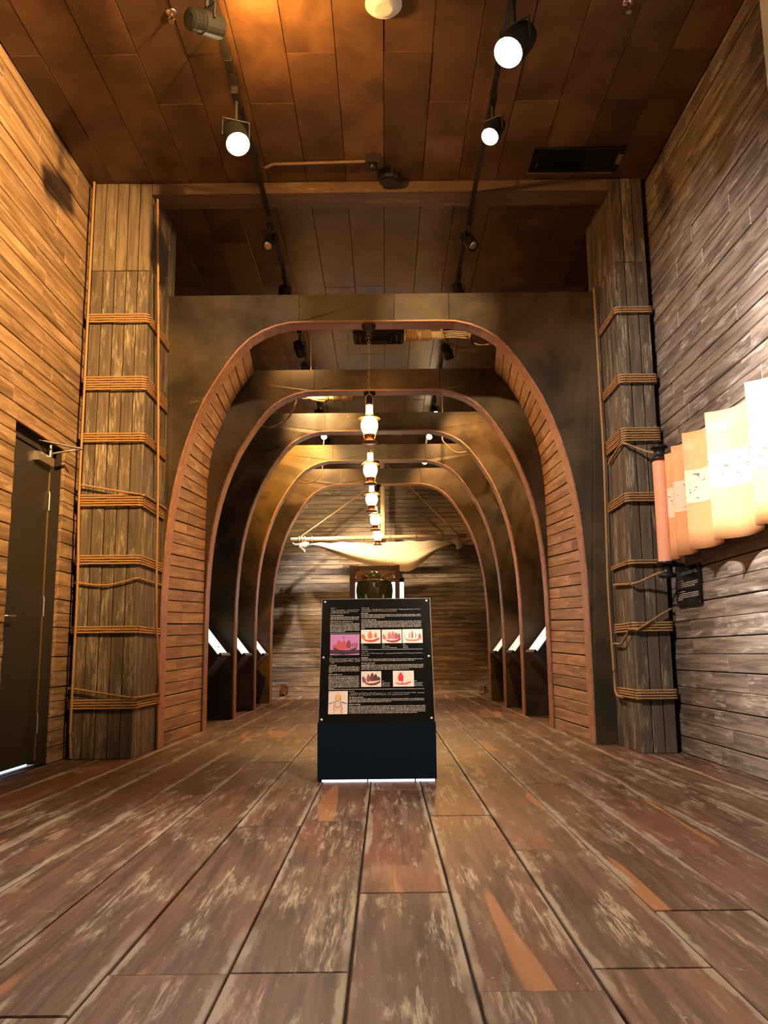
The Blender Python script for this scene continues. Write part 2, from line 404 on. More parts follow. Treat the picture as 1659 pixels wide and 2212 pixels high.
# ------------------------------------------------------------------ ceiling
cm = MB(); cm.box((XL - 0.15, Y0, ZC + 0.012), (XR + 0.15, YB + 0.2, ZC + 0.1))
ceiling = cm.build('ceiling', 'backing'); tag(ceiling, 'dark brown plywood board ceiling', 'ceiling', kind='structure')
edges = [XL, -2.22, -1.89, -1.585, -1.265, -0.93, -0.61, -0.285, 0.03, 0.35, 0.65, 0.965, 1.29, 1.61, 1.92, XR]
for i, (a, b) in enumerate(zip(edges, edges[1:])):
    y = 5.05 if i % 2 == 0 else 5.57
    ys = [1.5, 3.5 if i % 2 else 2.9, y]
    while ys[-1] < 12.5: ys.append(round(ys[-1] + (1.55 if (i + len(ys)) % 3 else 2.1), 2))
    ys.append(YB)
    for y0, y1 in zip(ys, ys[1:]):
        board('ceiling_board', ceiling, ((a + b) / 2, (y0 + y1) / 2, ZC + 0.012), (0, 1, 0), (0, 0, -1), y1 - y0 - 0.004, round(b - a - 0.004, 3), 0.012 + random.choice((0, 0.002, 0.004)), 'ceil', 0.002)

# ------------------------------------------------------------------ side walls
DY0, DY1, DZ = 5.50, 6.37, 2.31      # door opening in the left-hand wall
wl = MB()
wl.box((XL - 0.16, Y0, 0), (XL - 0.022, DY0, ZC + 0.01)); wl.box((XL - 0.16, DY1, 0), (XL - 0.022, YB, ZC + 0.01)); wl.box((XL - 0.16, DY0, DZ), (XL - 0.022, DY1, ZC + 0.01))
wall_l = wl.build('wall_left', 'backing'); tag(wall_l, 'amber-lit timber plank wall with the dark door', 'wall', kind='structure')
wr = MB(); wr.box((XR + 0.022, Y0, 0), (XR + 0.16, YB, ZC + 0.01))
wall_r = wr.build('wall_right', 'backing'); tag(wall_r, 'grey-brown timber plank wall behind the paper scroll', 'wall', kind='structure')

def plank_rows(wall, xback, nrm, mat, rh, y0, y1, hole=None, pair=True):
    z, k = 0.0, 0
    while z < ZC - 0.02:
        h = min(rh * random.uniform(0.93, 1.07), ZC - z)
        if hole and z < hole[2] < z + h: h = hole[2] - z
        spans = [(y0, y1)]
        if hole and z + h <= hole[2] + 1e-4: spans = [(y0, hole[0]), (hole[1], y1)]
        for s0, s1 in spans:
            cut = [s0]
            while s1 - cut[-1] > 2.0: cut.append(round(cut[-1] + random.uniform(0.8, 1.9), 2))
            cut.append(s1)
            for a, b in zip(cut, cut[1:]):
                if b - a < 0.03: continue
                gap = 0.007 if (k % 2 == 0 and pair) else 0.003
                board('plank', wall, (xback, (a + b) / 2, z + h / 2 - gap / 2), (0, 1, 0), nrm, b - a - 0.004, round(h - gap, 3), round(0.022 + random.uniform(-0.003, 0.004), 3), mat, 0.0035)
        z += h; k += 1
plank_rows(wall_l, XL - 0.022, (1, 0, 0), 'wall_l', 0.108, 3.2, 7.4, (DY0, DY1, DZ))
plank_rows(wall_r, XR + 0.022, (-1, 0, 0), 'wall_r', 0.122, 2.9, 7.3)

# ------------------------------------------------------------------ back wall, with a small bright window
WX0, WX1, WZ0, WZ1 = -0.565, 0.37, 1.35, 2.10
wb = MB()
for lo, hi in (((XL - 0.15, 0), (WX0, ZC)), ((WX1, 0), (XR + 0.15, ZC)), ((WX0, 0), (WX1, WZ0)), ((WX0, WZ1), (WX1, ZC))):
    wb.box((lo[0], YB + 0.022, lo[1]), (hi[0], YB + 0.16, hi[1]))
wall_b = wb.build('wall_back', 'backing'); tag(wall_b, 'weathered plank wall behind the hanging sail', 'wall', kind='structure')
z = 0.0
while z < ZC - 0.02:
    h = min(0.086 * random.uniform(0.92, 1.1), ZC - z)
    spans = [(XL, XR)]
    if z + h > WZ0 and z < WZ1: spans = [(XL, WX0), (WX1, XR)]
    for s0, s1 in spans:
        cut = [s0]
        while s1 - cut[-1] > 1.9: cut.append(round(cut[-1] + random.uniform(0.9, 1.7), 2))
        cut.append(s1)
        for a, b in zip(cut, cut[1:]):
            board('plank', wall_b, ((a + b) / 2, YB + 0.022, z + h / 2), (1, 0, 0), (0, -1, 0), b - a - 0.004, round(h - 0.005, 3), round(0.022 + random.uniform(-0.004, 0.006), 3), 'wall_b', 0.003)
    z += h
win = empty('window_1', ((WX0 + WX1) / 2, YB + 0.05, WZ0), 'small bright window in the back wall behind the green jar', 'window', kind='structure')
mb = MB(); mb.box((WX0, 0.04 + YB, WZ0), (WX1, 0.05 + YB, WZ1)); p = mb.build('pane', 'daylight', win); p.matrix_parent_inverse = win.matrix_basis.inverted()
mb = MB()
for lo, hi in (((WX0, WZ0), (WX1, WZ0 + 0.03)), ((WX0, WZ1 - 0.012), (WX1, WZ1)), ((WX0, WZ0), (WX0 + 0.012, WZ1)), ((WX1 - 0.012, WZ0), (WX1, WZ1))):
    mb.box((lo[0], YB + 0.0, lo[1]), (hi[0], YB + 0.04, hi[1]))
p = mb.build('window_frame', 'stand', win); p.matrix_parent_inverse = win.matrix_basis.inverted()

# ------------------------------------------------------------------ white upright at the near end of the scroll wall
mb = MB(); mb.cbox((2.12, 3.85, 0), (XR + 0.0, 4.24, ZC - 0.004), 0.003)
tag(mb.build('trim_1', 'white'), 'white painted upright at the end of the scroll wall', 'trim', kind='structure')

# ------------------------------------------------------------------ door
door = empty('door_1', (XL - 0.1, (DY0 + DY1) / 2, 0), 'flush dark door with steel closer in the plank wall', 'door', kind='structure')
def under(o, parent):
    o.parent = parent; o.matrix_parent_inverse = parent.matrix_basis.inverted(); return o
xd = XL - 0.075
mb = MB(); mb.cbox((0, 0, 0), (DY1 - DY0 - 0.11, DZ - 0.10, 0.045), 0.003)
mx = Matrix(((0, 0, 1), (1, 0, 0), (0, 1, 0))).to_4x4(); mx.translation = (xd - 0.045, DY0 + 0.035, 0.022)
leaf = under(mb.build('door_leaf', 'door', mat=mx), door)
mb = MB(); mb.box((XL - 0.14, DY1 - 0.06, 0), (xd + 0.01, DY1, DZ)); mb.box((XL - 0.14, DY0, 0), (xd + 0.01, DY0 + 0.03, DZ)); mb.box((XL - 0.14, DY0, DZ - 0.07), (xd + 0.01, DY1, DZ))
under(mb.build('door_frame', 'backing'), door)
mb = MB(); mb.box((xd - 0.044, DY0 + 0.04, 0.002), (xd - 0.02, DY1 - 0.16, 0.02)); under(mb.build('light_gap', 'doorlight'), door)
mb = MB(); mb.box((xd, DY1 - 0.088, 0.03), (xd + 0.004, DY1 - 0.072, DZ - 0.09)); under(mb.build('edge_strip', 'brass'), door)
for hz in (0.22, 1.05, 1.83):
    mb = MB(); mb.lathe([(0.009, 0), (0.009, 0.13)], 10, (xd + 0.008, DY1 - 0.085, hz)); mb.lathe([(0.005, 0.13), (0.004, 0.145)], 8, (xd + 0.008, DY1 - 0.085, hz)); under(mb.build('hinge', 'steel'), door)
cl = empty('door_closer', (xd, 6.2, 2.16)); under(cl, door)
mb = MB(); mb.box((xd, 5.98, 2.15), (xd + 0.045, 6.25, 2.215)); under(mb.build('closer_body', 'steel'), cl)
mb = MB(); mb.tube(line_path([(xd + 0.05, 6.15, 2.23), (xd + 0.26, 6.22, 2.285), (xd + 0.26, 6.22, 2.285)], 0.1), 0.009, 6); mb.tube([(xd + 0.02, 6.0, 2.30), (xd + 0.26, 6.22, 2.285)], 0.008, 6)
mb.lathe([(0.013, 0), (0.013, 0.09)], 10, (xd + 0.05, 6.15, 2.205)); under(mb.build('closer_arm', 'steel'), cl)
hd = empty('door_handle', (xd, 5.6, 1.02)); under(hd, door)
mb = MB(); mb.lathe([(0.026, 0), (0.026, 0.012)], 16, (xd, 5.585, 1.02), (1, 0, 0)); mb.tube([(xd, 5.585, 1.02), (xd + 0.05, 5.585, 1.02), (xd + 0.055, 5.60, 1.02), (xd + 0.055, 5.71, 1.022)], 0.009, 8); under(mb.build('lever', 'steel'), hd)
mb = MB(); mb.lathe([(0.018, 0), (0.018, 0.014)], 16, (xd, 5.56, 0.90), (1, 0, 0)); under(mb.build('lock_cylinder', 'steel'), hd)

# ------------------------------------------------------------------ pillars clad in vertical boards
def pillar(x0, x1, nf, side, joint, label):
    YF, YK = 6.60, 7.44
    P = empty('timber_pillar', ((x0 + x1) / 2, (YF + YK) / 2, 0), label, 'pillar', 'rope-bound pillars flanking the arch')
    mb = MB(); mb.box((x0 + 0.02, YF + 0.02, 0), (x1 - 0.02, YK, ZC - 0.004)); under(mb.build('core', 'backing'), P)
    zs = [0.0, joint, ZC - 0.004]
    w = (x1 - x0) / nf
    for i in range(nf):
        for a, b in zip(zs, zs[1:]):
            under(board('plank', None, (x0 + w * (i + 0.5), YF + 0.02, (a + b) / 2), (0, 0, 1), (0, -1, 0), b - a - 0.005, round(w - 0.006, 3), 0.02 + random.choice((0, 0.003, 0.006)), 'pillar_top' if (a > 1 and side > 0) else 'pillar', 0.003), P)
    xs = x1 if side > 0 else x0
    n = 7; w = (YK - YF) / n
    for i in range(n):
        for a, b in zip(zs, zs[1:]):
            under(board('plank', None, (xs - side * 0.02, YF + w * (i + 0.5), (a + b) / 2), (0, 0, 1), (side, 0, 0), b - a - 0.005, round(w - 0.006, 3), 0.02, 'pillar', 0.003), P)
    return P
pillar(-2.375, -1.905, 5, 1, 3.87, 'wide board-clad pillar bound with rope beside the dark door')
pillar(1.905, 2.175, 3, -1, 3.90, 'narrow board-clad pillar bound with rope beside the paper scroll')

# ------------------------------------------------------------------ drop beam between the pillars
beam = MB(); beam.cbox((-1.9, 6.60, ZC - 0.105), (1.9, 6.84, ZC - 0.006), 0.003)
tag(beam.build('ceiling_beam', 'beam'), 'brown boxed beam crossing the ceiling between the two pillars', 'beam')

# ------------------------------------------------------------------ arched ribs
prof = [(1.81, 0.0), (1.812, 0.5), (1.81, 1.0), (1.805, 1.4), (1.79, 1.7), (1.768, 1.95), (1.735, 2.18), (1.69, 2.40), (1.635, 2.60), (1.57, 2.79), (1.49, 2.98), (1.40, 3.14), (1.30, 3.30), (1.20, 3.435), (1.10, 3.535), (0.99, 3.605), (0.87, 3.655), (0.74, 3.685), (0.6, 3.69)]
def rib_profile(zin, half):
    k = half / 1.81
    up = [(x * k, z if z < 1.2 else 1.2 + (z - 1.2) * (zin - 1.2) / 2.49) for x, z in prof]
    return [(CX - x, z) for x, z in up] + [(CX + x, z) for x, z in up[::-1]]
RIBS = [(7.26, 3.69, 3.94, 1.81), (8.85, 3.553, 3.78, 1.775), (10.55, 3.556, 3.785, 1.765), (12.15, 3.54, 3.766, 1.76), (13.80, 3.52, 3.768, 1.75)]
RD = 0.18
rib_labels = ['tall front arch panel spanning between the two pillars', 'curved rib second from the pillars, carrying the second lantern', 'curved rib third from the pillars, in the middle of the vault',
              'curved rib fourth from the pillars, behind the middle one', 'curved rib closest to the plank wall with the sail']
for k, (y, zi, zo, half) in enumerate(RIBS):
    cur = rib_profile(zi, half)
    ox0, ox1 = (-1.902, 1.902) if k == 0 else (XL + 0.03, XR - 0.03)
    R = empty('arched_rib', (CX, y, 0), rib_labels[k], 'arch', 'arched ribs of the vault')
    seams = [-0.74, 0.11, 0.60] if k == 0 else [-0.735, 0.61]
    left = [p for p in cur if p[0] <= seams[0]]; right = [p for p in cur if p[0] >= seams[-1]]
    def zat(x):
        for (xa, za), (xb, zb) in zip(cur, cur[1:]):
            if xa <= x <= xb and xb > xa: return za + (zb - za) * (x - xa) / (xb - xa)
        return zi
    polys = [[(ox0, 0)] + left + [(seams[0] - 0.002, zat(seams[0])), (seams[0] - 0.002, zo), (ox0, zo)]]
    for a, b in zip(seams, seams[1:]):
        mid = [p for p in cur if a < p[0] < b]
        polys.append([(a + 0.002, zat(a))] + mid + [(b - 0.002, zat(b)), (b - 0.002, zo), (a + 0.002, zo)])
    polys.append([(seams[-1] + 0.002, zo), (seams[-1] + 0.002, zat(seams[-1]))] + right + [(ox1, 0), (ox1, zo)])
    for i, poly in enumerate(polys):
        mb = MB(); mb.prism([(px, y + random.choice((0, 0.002, 0.004)), pz) for px, pz in poly], (0, RD, 0))
        o = under(mb.build('panel', 'rib'), R)
    # timber lining of the opening's edge
    mb = MB(); t = 0.014
    fr, inn = [], []
    for i, (px, pz) in enumerate(cur):
        a = Vector(cur[max(i - 1, 0)]); b = Vector(cur[min(i + 1, len(cur) - 1)]); d = (b - a).normalized(); nrm = Vector((d.y, -d.x))
        fr.append((px, pz)); inn.append((px + nrm.x * t, max(pz + nrm.y * t, 0) if pz > 0.01 else 0.0))
    vs_, fs_ = [], []
    for (px, pz), (qx, qz) in zip(fr, inn):
        vs_ += [(px, y - 0.004, pz), (qx, y - 0.004, qz), (qx, y + RD + 0.004, qz), (px, y + RD + 0.004, pz)]
    n = len(fr)
    for i in range(n - 1):
        for j in range(4): fs_.append((i * 4 + j, (i + 1) * 4 + j, (i + 1) * 4 + (j + 1) % 4, i * 4 + (j + 1) % 4))
    mb.add(vs_, fs_); mb.add(vs_[:4], [(0, 1, 2, 3)]); mb.add(vs_[-4:], [(3, 2, 1, 0)])
    under(mb.build('edge_lining', 'soffit'), R)
    if k == 0:
        mb = MB(); mb.tube([(1.255, y + 0.08, zo - 0.003), (1.265, y + 0.08, zo + 0.03), (1.318, y + 0.08, zo + 0.03), (1.326, y + 0.08, zo - 0.003)], 0.006, 6); under(mb.build('bracket', 'steel'), R)

# ------------------------------------------------------------------ curved plank lining of the first bay
def arc_points(pts, n):
    P = [Vector(p) for p in pts]; d = [0]
    for a, b in zip(P, P[1:]): d.append(d[-1] + (b - a).length)
    out = []
    for i in range(n + 1):
        s = d[-1] * i / n; j = max(k for k in range(len(d)) if d[k] <= s + 1e-9); j = min(j, len(P) - 2)
        out.append(P[j].lerp(P[j + 1], (s - d[j]) / (d[j + 1] - d[j])))
    return out
for sgn, lab in ((-1, 'curved plank hull lining between the first two ribs, on the door side'), (1, 'curved plank hull lining between the first two ribs, on the scroll side')):
    A = [(x - 0.012, z) for x, z in rib_profile(3.69, 1.845)[:19] ]
    A = [(-(CX - p[0]), p[1]) for p in A]            # offset from centre line (positive outward)
    A = [(abs(q[0] + 0.0), q[1]) for q in A]
    A = [q for q in A if q[1] < 3.56]
    B = [(1.80, 0), (1.80, 1.0), (1.80, 2.0), (1.795, 2.5), (1.765, 2.80), (1.72, 3.0), (1.65, 3.20), (1.56, 3.40), (1.47, 3.56), (1.38, 3.68), (1.30, 3.76)]
    n = 36; pa, pb = arc_points(A, n), arc_points(B, n)
    H = empty('hull_lining', (CX + sgn * 1.82, 8.1, 0), lab, 'wall lining', 'curved plank linings of the first bay')
    ya, yb = RIBS[0][0] + RD + 0.006, RIBS[1][0] - 0.006
    pos = lambda q, y: Vector((CX + sgn * q.x, y, q.y))
    for i in range(n):
        g = 0.06 if i % 3 else 0.10
        al, ah, bl, bh = pa[i], pa[i].lerp(pa[i + 1], 1 - g), pb[i], pb[i].lerp(pb[i + 1], 1 - g)
        zm = al.y
        cuts = [0.0, 1.0]
        if sgn < 0 and 0.83 < zm < 2.35: cuts = [0.0, 0.44, 1.0]
        elif random.random() < 0.35: cuts = [0.0, random.uniform(0.25, 0.75), 1.0]
        for c0, c1 in zip(cuts, cuts[1:]):
            e = 0.004 if c1 < 1 else 0
            P0 = pos(al.lerp(bl, c0), ya + (yb - ya) * c0); P1 = pos(al.lerp(bl, c1 - e), ya + (yb - ya) * (c1 - e))
            Q0 = pos(ah.lerp(bh, c0), ya + (yb - ya) * c0); Q1 = pos(ah.lerp(bh, c1 - e), ya + (yb - ya) * (c1 - e))
            under(quad_board('plank', None, P0, P1, Q1, Q0, 0.02, 'hull', (-sgn, 0, -0.3)), H)
    # dark sheathing behind the boards
    mb = MB()
    for i in range(n):
        out = 0.012
        f = lambda q, y: pos(Vector((q.x + out, q.y)), y)
        mb.add([f(pa[i], ya), f(pb[i], yb), f(pb[i + 1], yb), f(pa[i + 1], ya)], [(0, 1, 2, 3)])
        f2 = lambda q, y: pos(Vector((q.x + out + 0.015, q.y)), y)
        mb.add([f2(pa[i], ya), f2(pb[i], yb), f2(pb[i + 1], yb), f2(pa[i + 1], ya)], [(3, 2, 1, 0)])
    under(mb.build('sheathing', 'backing'), H)

# ------------------------------------------------------------------ ropes on the pillars
def rope_obj(name, pts, r, parent=None, far=False, mat='rope'):
    mb = MB()
    if far: mb.tube(pts, r, 7)
    else: mb.tube(pts, r, 9, lobes=3, pitch=0.055)
    o = mb.build(name, mat)
    return under(o, parent) if parent else o
xl, xr_, yf = -2.375, -1.905, 6.576
rw = 0.0090
def turnL(z, dz0=0.0, dz1=0.0, sag=0.0, yend=7.235):
    f = yf - rw - 0.001
    pts = [(xl - 0.012, yf + 0.06, z + dz0), (xl - 0.008, f + 0.008, z + dz0), (xl + 0.02, f, z + dz0)]
    n = 10
    for i in range(1, n):
        t = i / n; pts.append((xl + 0.02 + (xr_ - xl - 0.03) * t, f, z + dz0 + (dz1 - dz0) * t - sag * math.sin(math.pi * t) + random.uniform(-0.0012, 0.0012)))
    xo = xr_ + 0.008 + rw
    pts += [(xr_ - 0.004, f + 0.001, z + dz1), (xo - 0.001, yf + 0.012, z + dz1), (xo, yf + 0.05, z + dz1), (xo, 6.9, z + dz1 + random.uniform(-0.003, 0.003)), (xo, yend, z + dz1)]
    return smooth_path(pts, 0.014)
words = {1: 'single-turn', 2: 'two-turn', 3: 'three-turn', 4: 'four-turn', 5: 'five-turn', 6: 'six-turn'}
ord_ = ['topmost', 'second', 'third', 'fourth', 'fifth', 'sixth', 'seventh', 'lowest']
for i, (z, n, extra) in enumerate([(3.452, 4, None), (2.905, 6, None), (2.46, 4, None), (1.955, 5, (0.12, -0.015)), (1.49, 4, None), (1.315, 1, 'sag'), (0.955, 3, None), (0.40, 4, (0.12, 0.0))]):
    lab = '%s rope lashing, %s down the wide pillar beside the dark door' % (words[n], ord_[i]) if 0 < i < 7 else '%s rope lashing on the wide pillar beside the dark door' % ord_[i]
    E_ = empty('rope_lashing', (-2.14, 6.6, z), lab, 'rope', 'rope lashings on the wide pillar')
    for k in range(n):
        zz = z + (k - (n - 1) / 2) * 2.2 * rw
        rope_obj('rope_turn', turnL(zz, 0, 0.0 if extra != 'sag' else 0.03, 0.035 if extra == 'sag' else 0), rw, E_)
    if isinstance(extra, tuple):
        pts = turnL(z, extra[0], extra[1] + n * rw + 0.012)
        pts = [p + Vector((0, -2 * rw, 0)) if p.x < xr_ else p + Vector((2 * rw, 0, 0)) for p in pts]
        rope_obj('crossing_rope', pts, rw, E_)
R1 = rope_obj('standing_rope', smooth_path([(xl + 0.012 + (0.02 if z < 2 else 0.0), yf - 3 * rw - 0.022, z) for z in (4.62, 4.0, 3.4, 2.8, 2.0, 1.3, 0.7, 0.2)] + [(xl + 0.035, yf - 0.02, 0.012)], 0.014), 0.0115)
tag(R1, 'long upright rope on the outer front corner of the wide pillar', 'rope', 'upright ropes along the pillars')
R2 = rope_obj('standing_rope', smooth_path([(xr_ + 0.060, y, z) for y, z in ((6.56, 4.48), (6.66, 3.8), (6.71, 3.455), (6.80, 2.7), (6.868, 2.086), (6.93, 1.186), (7.02, 0.818), (7.12, 0.44), (7.10, 0.37))], 0.014), 0.0115)
tag(R2, 'long upright rope slanting down the inner side of the wide pillar', 'rope', 'upright ropes along the pillars')
# scroll-side pillar
xa, xb = 1.905, 2.175
def turnR(z, dz_front=0.0, dz_side=0.0, yend=7.10, front=True):
    f = yf - rw - 0.001; xo = xa - 0.008 - rw
    pts = [(xo, yend, z + dz_side), (xo, 6.85, z + dz_side + random.uniform(-0.003, 0.003)), (xo, yf + 0.05, z), (xo + 0.001, yf + 0.012, z), (xa + 0.004, f + 0.001, z)]
    for i in range(1, 8):
        t = i / 8; pts.append((xa + 0.01 + (xb - xa - 0.02) * t, f, z + dz_front * t + random.uniform(-0.001, 0.001)))
    pts += [(xb - 0.006, f, z + dz_front), (xb + 0.010, f + 0.016, z + dz_front), (xb + 0.012, yf + 0.07, z + dz_front)]
    return smooth_path(pts, 0.014)
for i, (z, n, extra) in enumerate([(3.478, 3, None), (2.90, 4, None), (2.44, 6, None), (1.938, 4, None), (1.43, 2, None), (0.935, 4, 'cross'), (0.43, 4, None)]):
    lab = '%s rope lashing, %s down the narrow pillar beside the paper scroll' % (words[n], ord_[i]) if 0 < i < 6 else '%s rope lashing on the narrow pillar beside the paper scroll' % ('topmost' if i == 0 else 'lowest')
    E_ = empty('rope_lashing', (2.04, 6.6, z), lab, 'rope', 'rope lashings on the narrow pillar')
    for k in range(n):
        rope_obj('rope_turn', turnR(z + (k - (n - 1) / 2) * 2.2 * rw), rw, E_)
    if extra:
        pts = [p + (Vector((0, -2 * rw, 0)) if p.x > xa else Vector((-2 * rw, 0, 0))) for p in turnR(z - 0.02, 0.15, -0.10)]
        rope_obj('crossing_rope', pts, rw, E_)
R3 = rope_obj('standing_rope', smooth_path([(1.860, y, z) for y, z in ((7.085, 3.90), (7.07, 3.0), (7.06, 2.32), (7.12, 1.6), (7.14, 1.16), (7.10, 0.6), (7.07, 0.42))] + [(1.863, 6.9, 0.395)], 0.014), 0.0115)
tag(R3, 'long upright rope down the inner side of the narrow pillar', 'rope', 'upright ropes along the pillars')

# ------------------------------------------------------------------ paper scroll on the wall
SC = empty('paper_scroll', (2.12, 6.33, 1.41), 'wavy orange paper scroll map hung from a roller on the plank wall', 'scroll')
SZ0, SZ1 = 1.41, 2.20
path = []
n = 220
for i in range(n + 1):
    t = i / n; y = 6.30 - 2.35 * t
    amp = 0.016 + 0.052 * min(1, t * 2.2)
    s = 6.28 * (0.30 + 5.6 * (t ** 0.62) * 0.95)
    path.append((2.125 - 0.060 * min(1, t * 3) + amp * (math.sin(s) + 0.18 * math.sin(2 * s + 0.7)), y + 0.07 * math.cos(s) * min(1, t * 3)))
mb = MB(); vs_ = []; nz = 6
for side in (0, 1):
    for (px, py) in path:
        for j in range(nz + 1): vs_.append((px + side * 0.003 - 2.12, py - 6.33, (SZ1 - SZ0) * j / nz))
fs_ = []; w = nz + 1; m = (n + 1) * w
for i in range(n):
    for j in range(nz):
        a = i * w + j
        fs_.append((a, a + 1, a + w + 1, a + w)); fs_.append((m + a, m + a + w, m + a + w + 1, m + a + 1))
    fs_.append((i * w, i * w + w, m + i * w + w, m + i * w)); fs_.append((i * w + nz, m + i * w + nz, m + i * w + w + nz, i * w + w + nz))
fs_.append((0, m, m + nz, nz)); fs_.append((n * w, n * w + nz, m + n * w + nz, m + n * w))
mb.add(vs_, fs_, True)
sheet = mb.build('scroll_sheet', 'scroll', SC)
mb = MB(); mb.lathe([(0.056, -0.005), (0.056, 0.765)], 24, (-0.030, 0.0, 0)); mb.build('roller_tube', 'roller', SC)
for zz, s in ((0.76, 1), (-0.006, -1)):
    mb = MB(); mb.lathe([(0.070, 0), (0.076, 0.012 * s), (0.068, 0.024 * s), (0.042, 0.027 * s), (0.042, 0.09 * s), (0.062, 0.094 * s), (0.066, 0.105 * s), (0.056, 0.118 * s)], 20, (-0.030, 0.0, zz)); mb.build('end_knob', 'blackplastic', SC)
for zz in (2.21, 1.38):
    mb = MB(); mb.box((0.0, -0.01, zz - 1.41 - 0.012), (XR - 2.12 - 0.002, 0.05, zz - 1.41 + 0.012)); mb.build('wall_bracket', 'black', SC)
rope1 = rope_obj('tie_rope', smooth_path([(1.885, 7.0, 2.30), (1.883, 6.75, 2.35), (1.888, 6.6, 2.37), (1.90, 6.545, 2.36), (1.96, 6.53, 2.33), (2.03, 6.47, 2.28), (2.085, 6.40, 2.245), (2.13, 6.40, 2.24)], 0.014), 0.0105); tag(rope1, 'slack rope from the narrow pillar to the top knob of the scroll roller', 'rope', 'ropes tying the scroll')
rope2 = rope_obj('tie_rope', smooth_path([(1.885, 7.05, 1.29), (1.883, 6.8, 1.275), (1.89, 6.6, 1.26), (1.90, 6.545, 1.262), (1.96, 6.53, 1.28), (2.03, 6.47, 1.315), (2.085, 6.405, 1.335), (2.14, 6.40, 1.34)], 0.014), 0.0105); tag(rope2, 'slack rope from the narrow pillar to the bottom knob of the scroll roller', 'rope', 'ropes tying the scroll')

# ------------------------------------------------------------------ printing helpers
def letters(mb, x0, x1, y, h, cjk=False, z=0.0, seed=None):
    """a line of illegible small print as real ink marks"""
    x = x0; rnd = random.Random(int((x0 * 7919 + y * 104729) * 1000))
    word = rnd.randint(3, 9)
    while x < x1 - h * 0.3:
        if cjk:
            wq = h * 0.92
            if rnd.random() < 0.07: x += wq; continue
            for _ in range(3):
                a = rnd.random() * 0.6; b = rnd.random() * 0.75
                mb.add([(x + wq * a, y - h * 0.5 + h * b, z), (x + wq * min(1, a + 0.5), y - h * 0.5 + h * b, z), (x + wq * min(1, a + 0.5), y - h * 0.5 + h * (b + 0.22), z), (x + wq * a, y - h * 0.5 + h * (b + 0.22), z)], [(0, 1, 2, 3)])
            x += wq * 1.12
        else:
            wq = h * rnd.uniform(0.28, 0.5); top = h * (0.5 if rnd.random() < 0.3 else 0.22); bot = -h * (0.5 if rnd.random() < 0.12 else 0.3)
            mb.add([(x, y + bot, z), (x + wq, y + bot, z), (x + wq, y + top, z), (x, y + top, z)], [(0, 1, 2, 3)])
            x += wq * 1.3; word -= 1
            if word == 0: word = rnd.randint(2, 9); x += h * 0.45

def text_mesh(name, s, size, parent, loc, mat='ink', width=None, bold=0.0):
    cu = bpy.data.curves.new('lettering', 'FONT'); cu.body = s; cu.size = size; cu.offset = bold
    ob = bpy.data.objects.new('lettering', cu); col.objects.link(ob)
    bpy.context.view_layer.update()
    me = bpy.data.meshes.new_from_object(ob.evaluated_get(bpy.context.evaluated_depsgraph_get()))
    bpy.data.objects.remove(ob); bpy.data.curves.remove(cu)
    if width and len(me.vertices):
        wx = max(v.co.x for v in me.vertices) or 1
        for v in me.vertices: v.co.x *= width / wx
    me.materials.clear(); me.materials.append(M[mat])
    return place(name, me, parent, loc)

def flat_mat(c): 
    k = 'print_%02d%02d%02d' % tuple(int(x * 99) for x in c)
    if k not in M: M[k] = plain(k, c, 0.6)
    return M[k]

# ------------------------------------------------------------------ information board
SW, SH = 0.70, 0.828
board_root = empty('information_board', (-0.058, 5.30, 0), 'black ship information board on a dark navy plinth standing in mid floor', 'sign')
mb = MB(); mb.cbox((-0.357, -0.335, 0), (0.357, 0.0, 0.16), 0.002)
mb = MB()
mb.prism([(-0.357, 0, 0.014), (-0.357, 0, 0.345), (-0.357, 0.03, 0.345), (-0.357, 0.36, 0.30), (-0.357, 0.36, 0.014)], (0.714, 0, 0)); mb.build('plinth', 'navy', board_root)
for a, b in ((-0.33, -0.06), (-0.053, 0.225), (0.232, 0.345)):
    mb = MB(); mb.box((a, 0.002, 0.0), (b, 0.012, 0.0138)); mb.build('gap_glow', 'plinth_gap_light', board_root)  # glowing strips stand in for the light seen through the plinth gap
for a in (-0.35, -0.0585, 0.2265, 0.348):
    mb = MB(); mb.box((a - 0.003, 0.002, 0), (a + 0.003, 0.30, 0.0139)); mb.build('foot', 'black', board_root)
tilt = math.atan2(0.32, 0.764)
mb = MB(); mb.prism([(-0.30, 0.035, 0.343), (-0.30, 0.33, 1.0), (-0.30, 0.352, 0.98), (-0.30, 0.30, 0.30)], (0.60, 0, 0)); mb.build('back_support', 'black', board_root)
bx = Matrix.Rotation(math.pi / 2 - tilt, 4, 'X'); bx.translation = (0, 0.0, 0.343)
face = MB(); face.cbox((-SW / 2, 0, -0.02), (SW / 2, SH, 0), 0.002)
face = face.build('panel', 'signblack', board_root, mat=bx)
mb = MB()
for lo, hi in (((-SW / 2 - 0.004, 0), (-SW / 2, SH)), ((SW / 2, 0), (SW / 2 + 0.004, SH)), ((-SW / 2 - 0.004, SH), (SW / 2 + 0.004, SH + 0.004))):
    mb.box((lo[0], lo[1], -0.022), (hi[0], hi[1], -0.002))
mb.build('edge_trim', 'signedge', face)
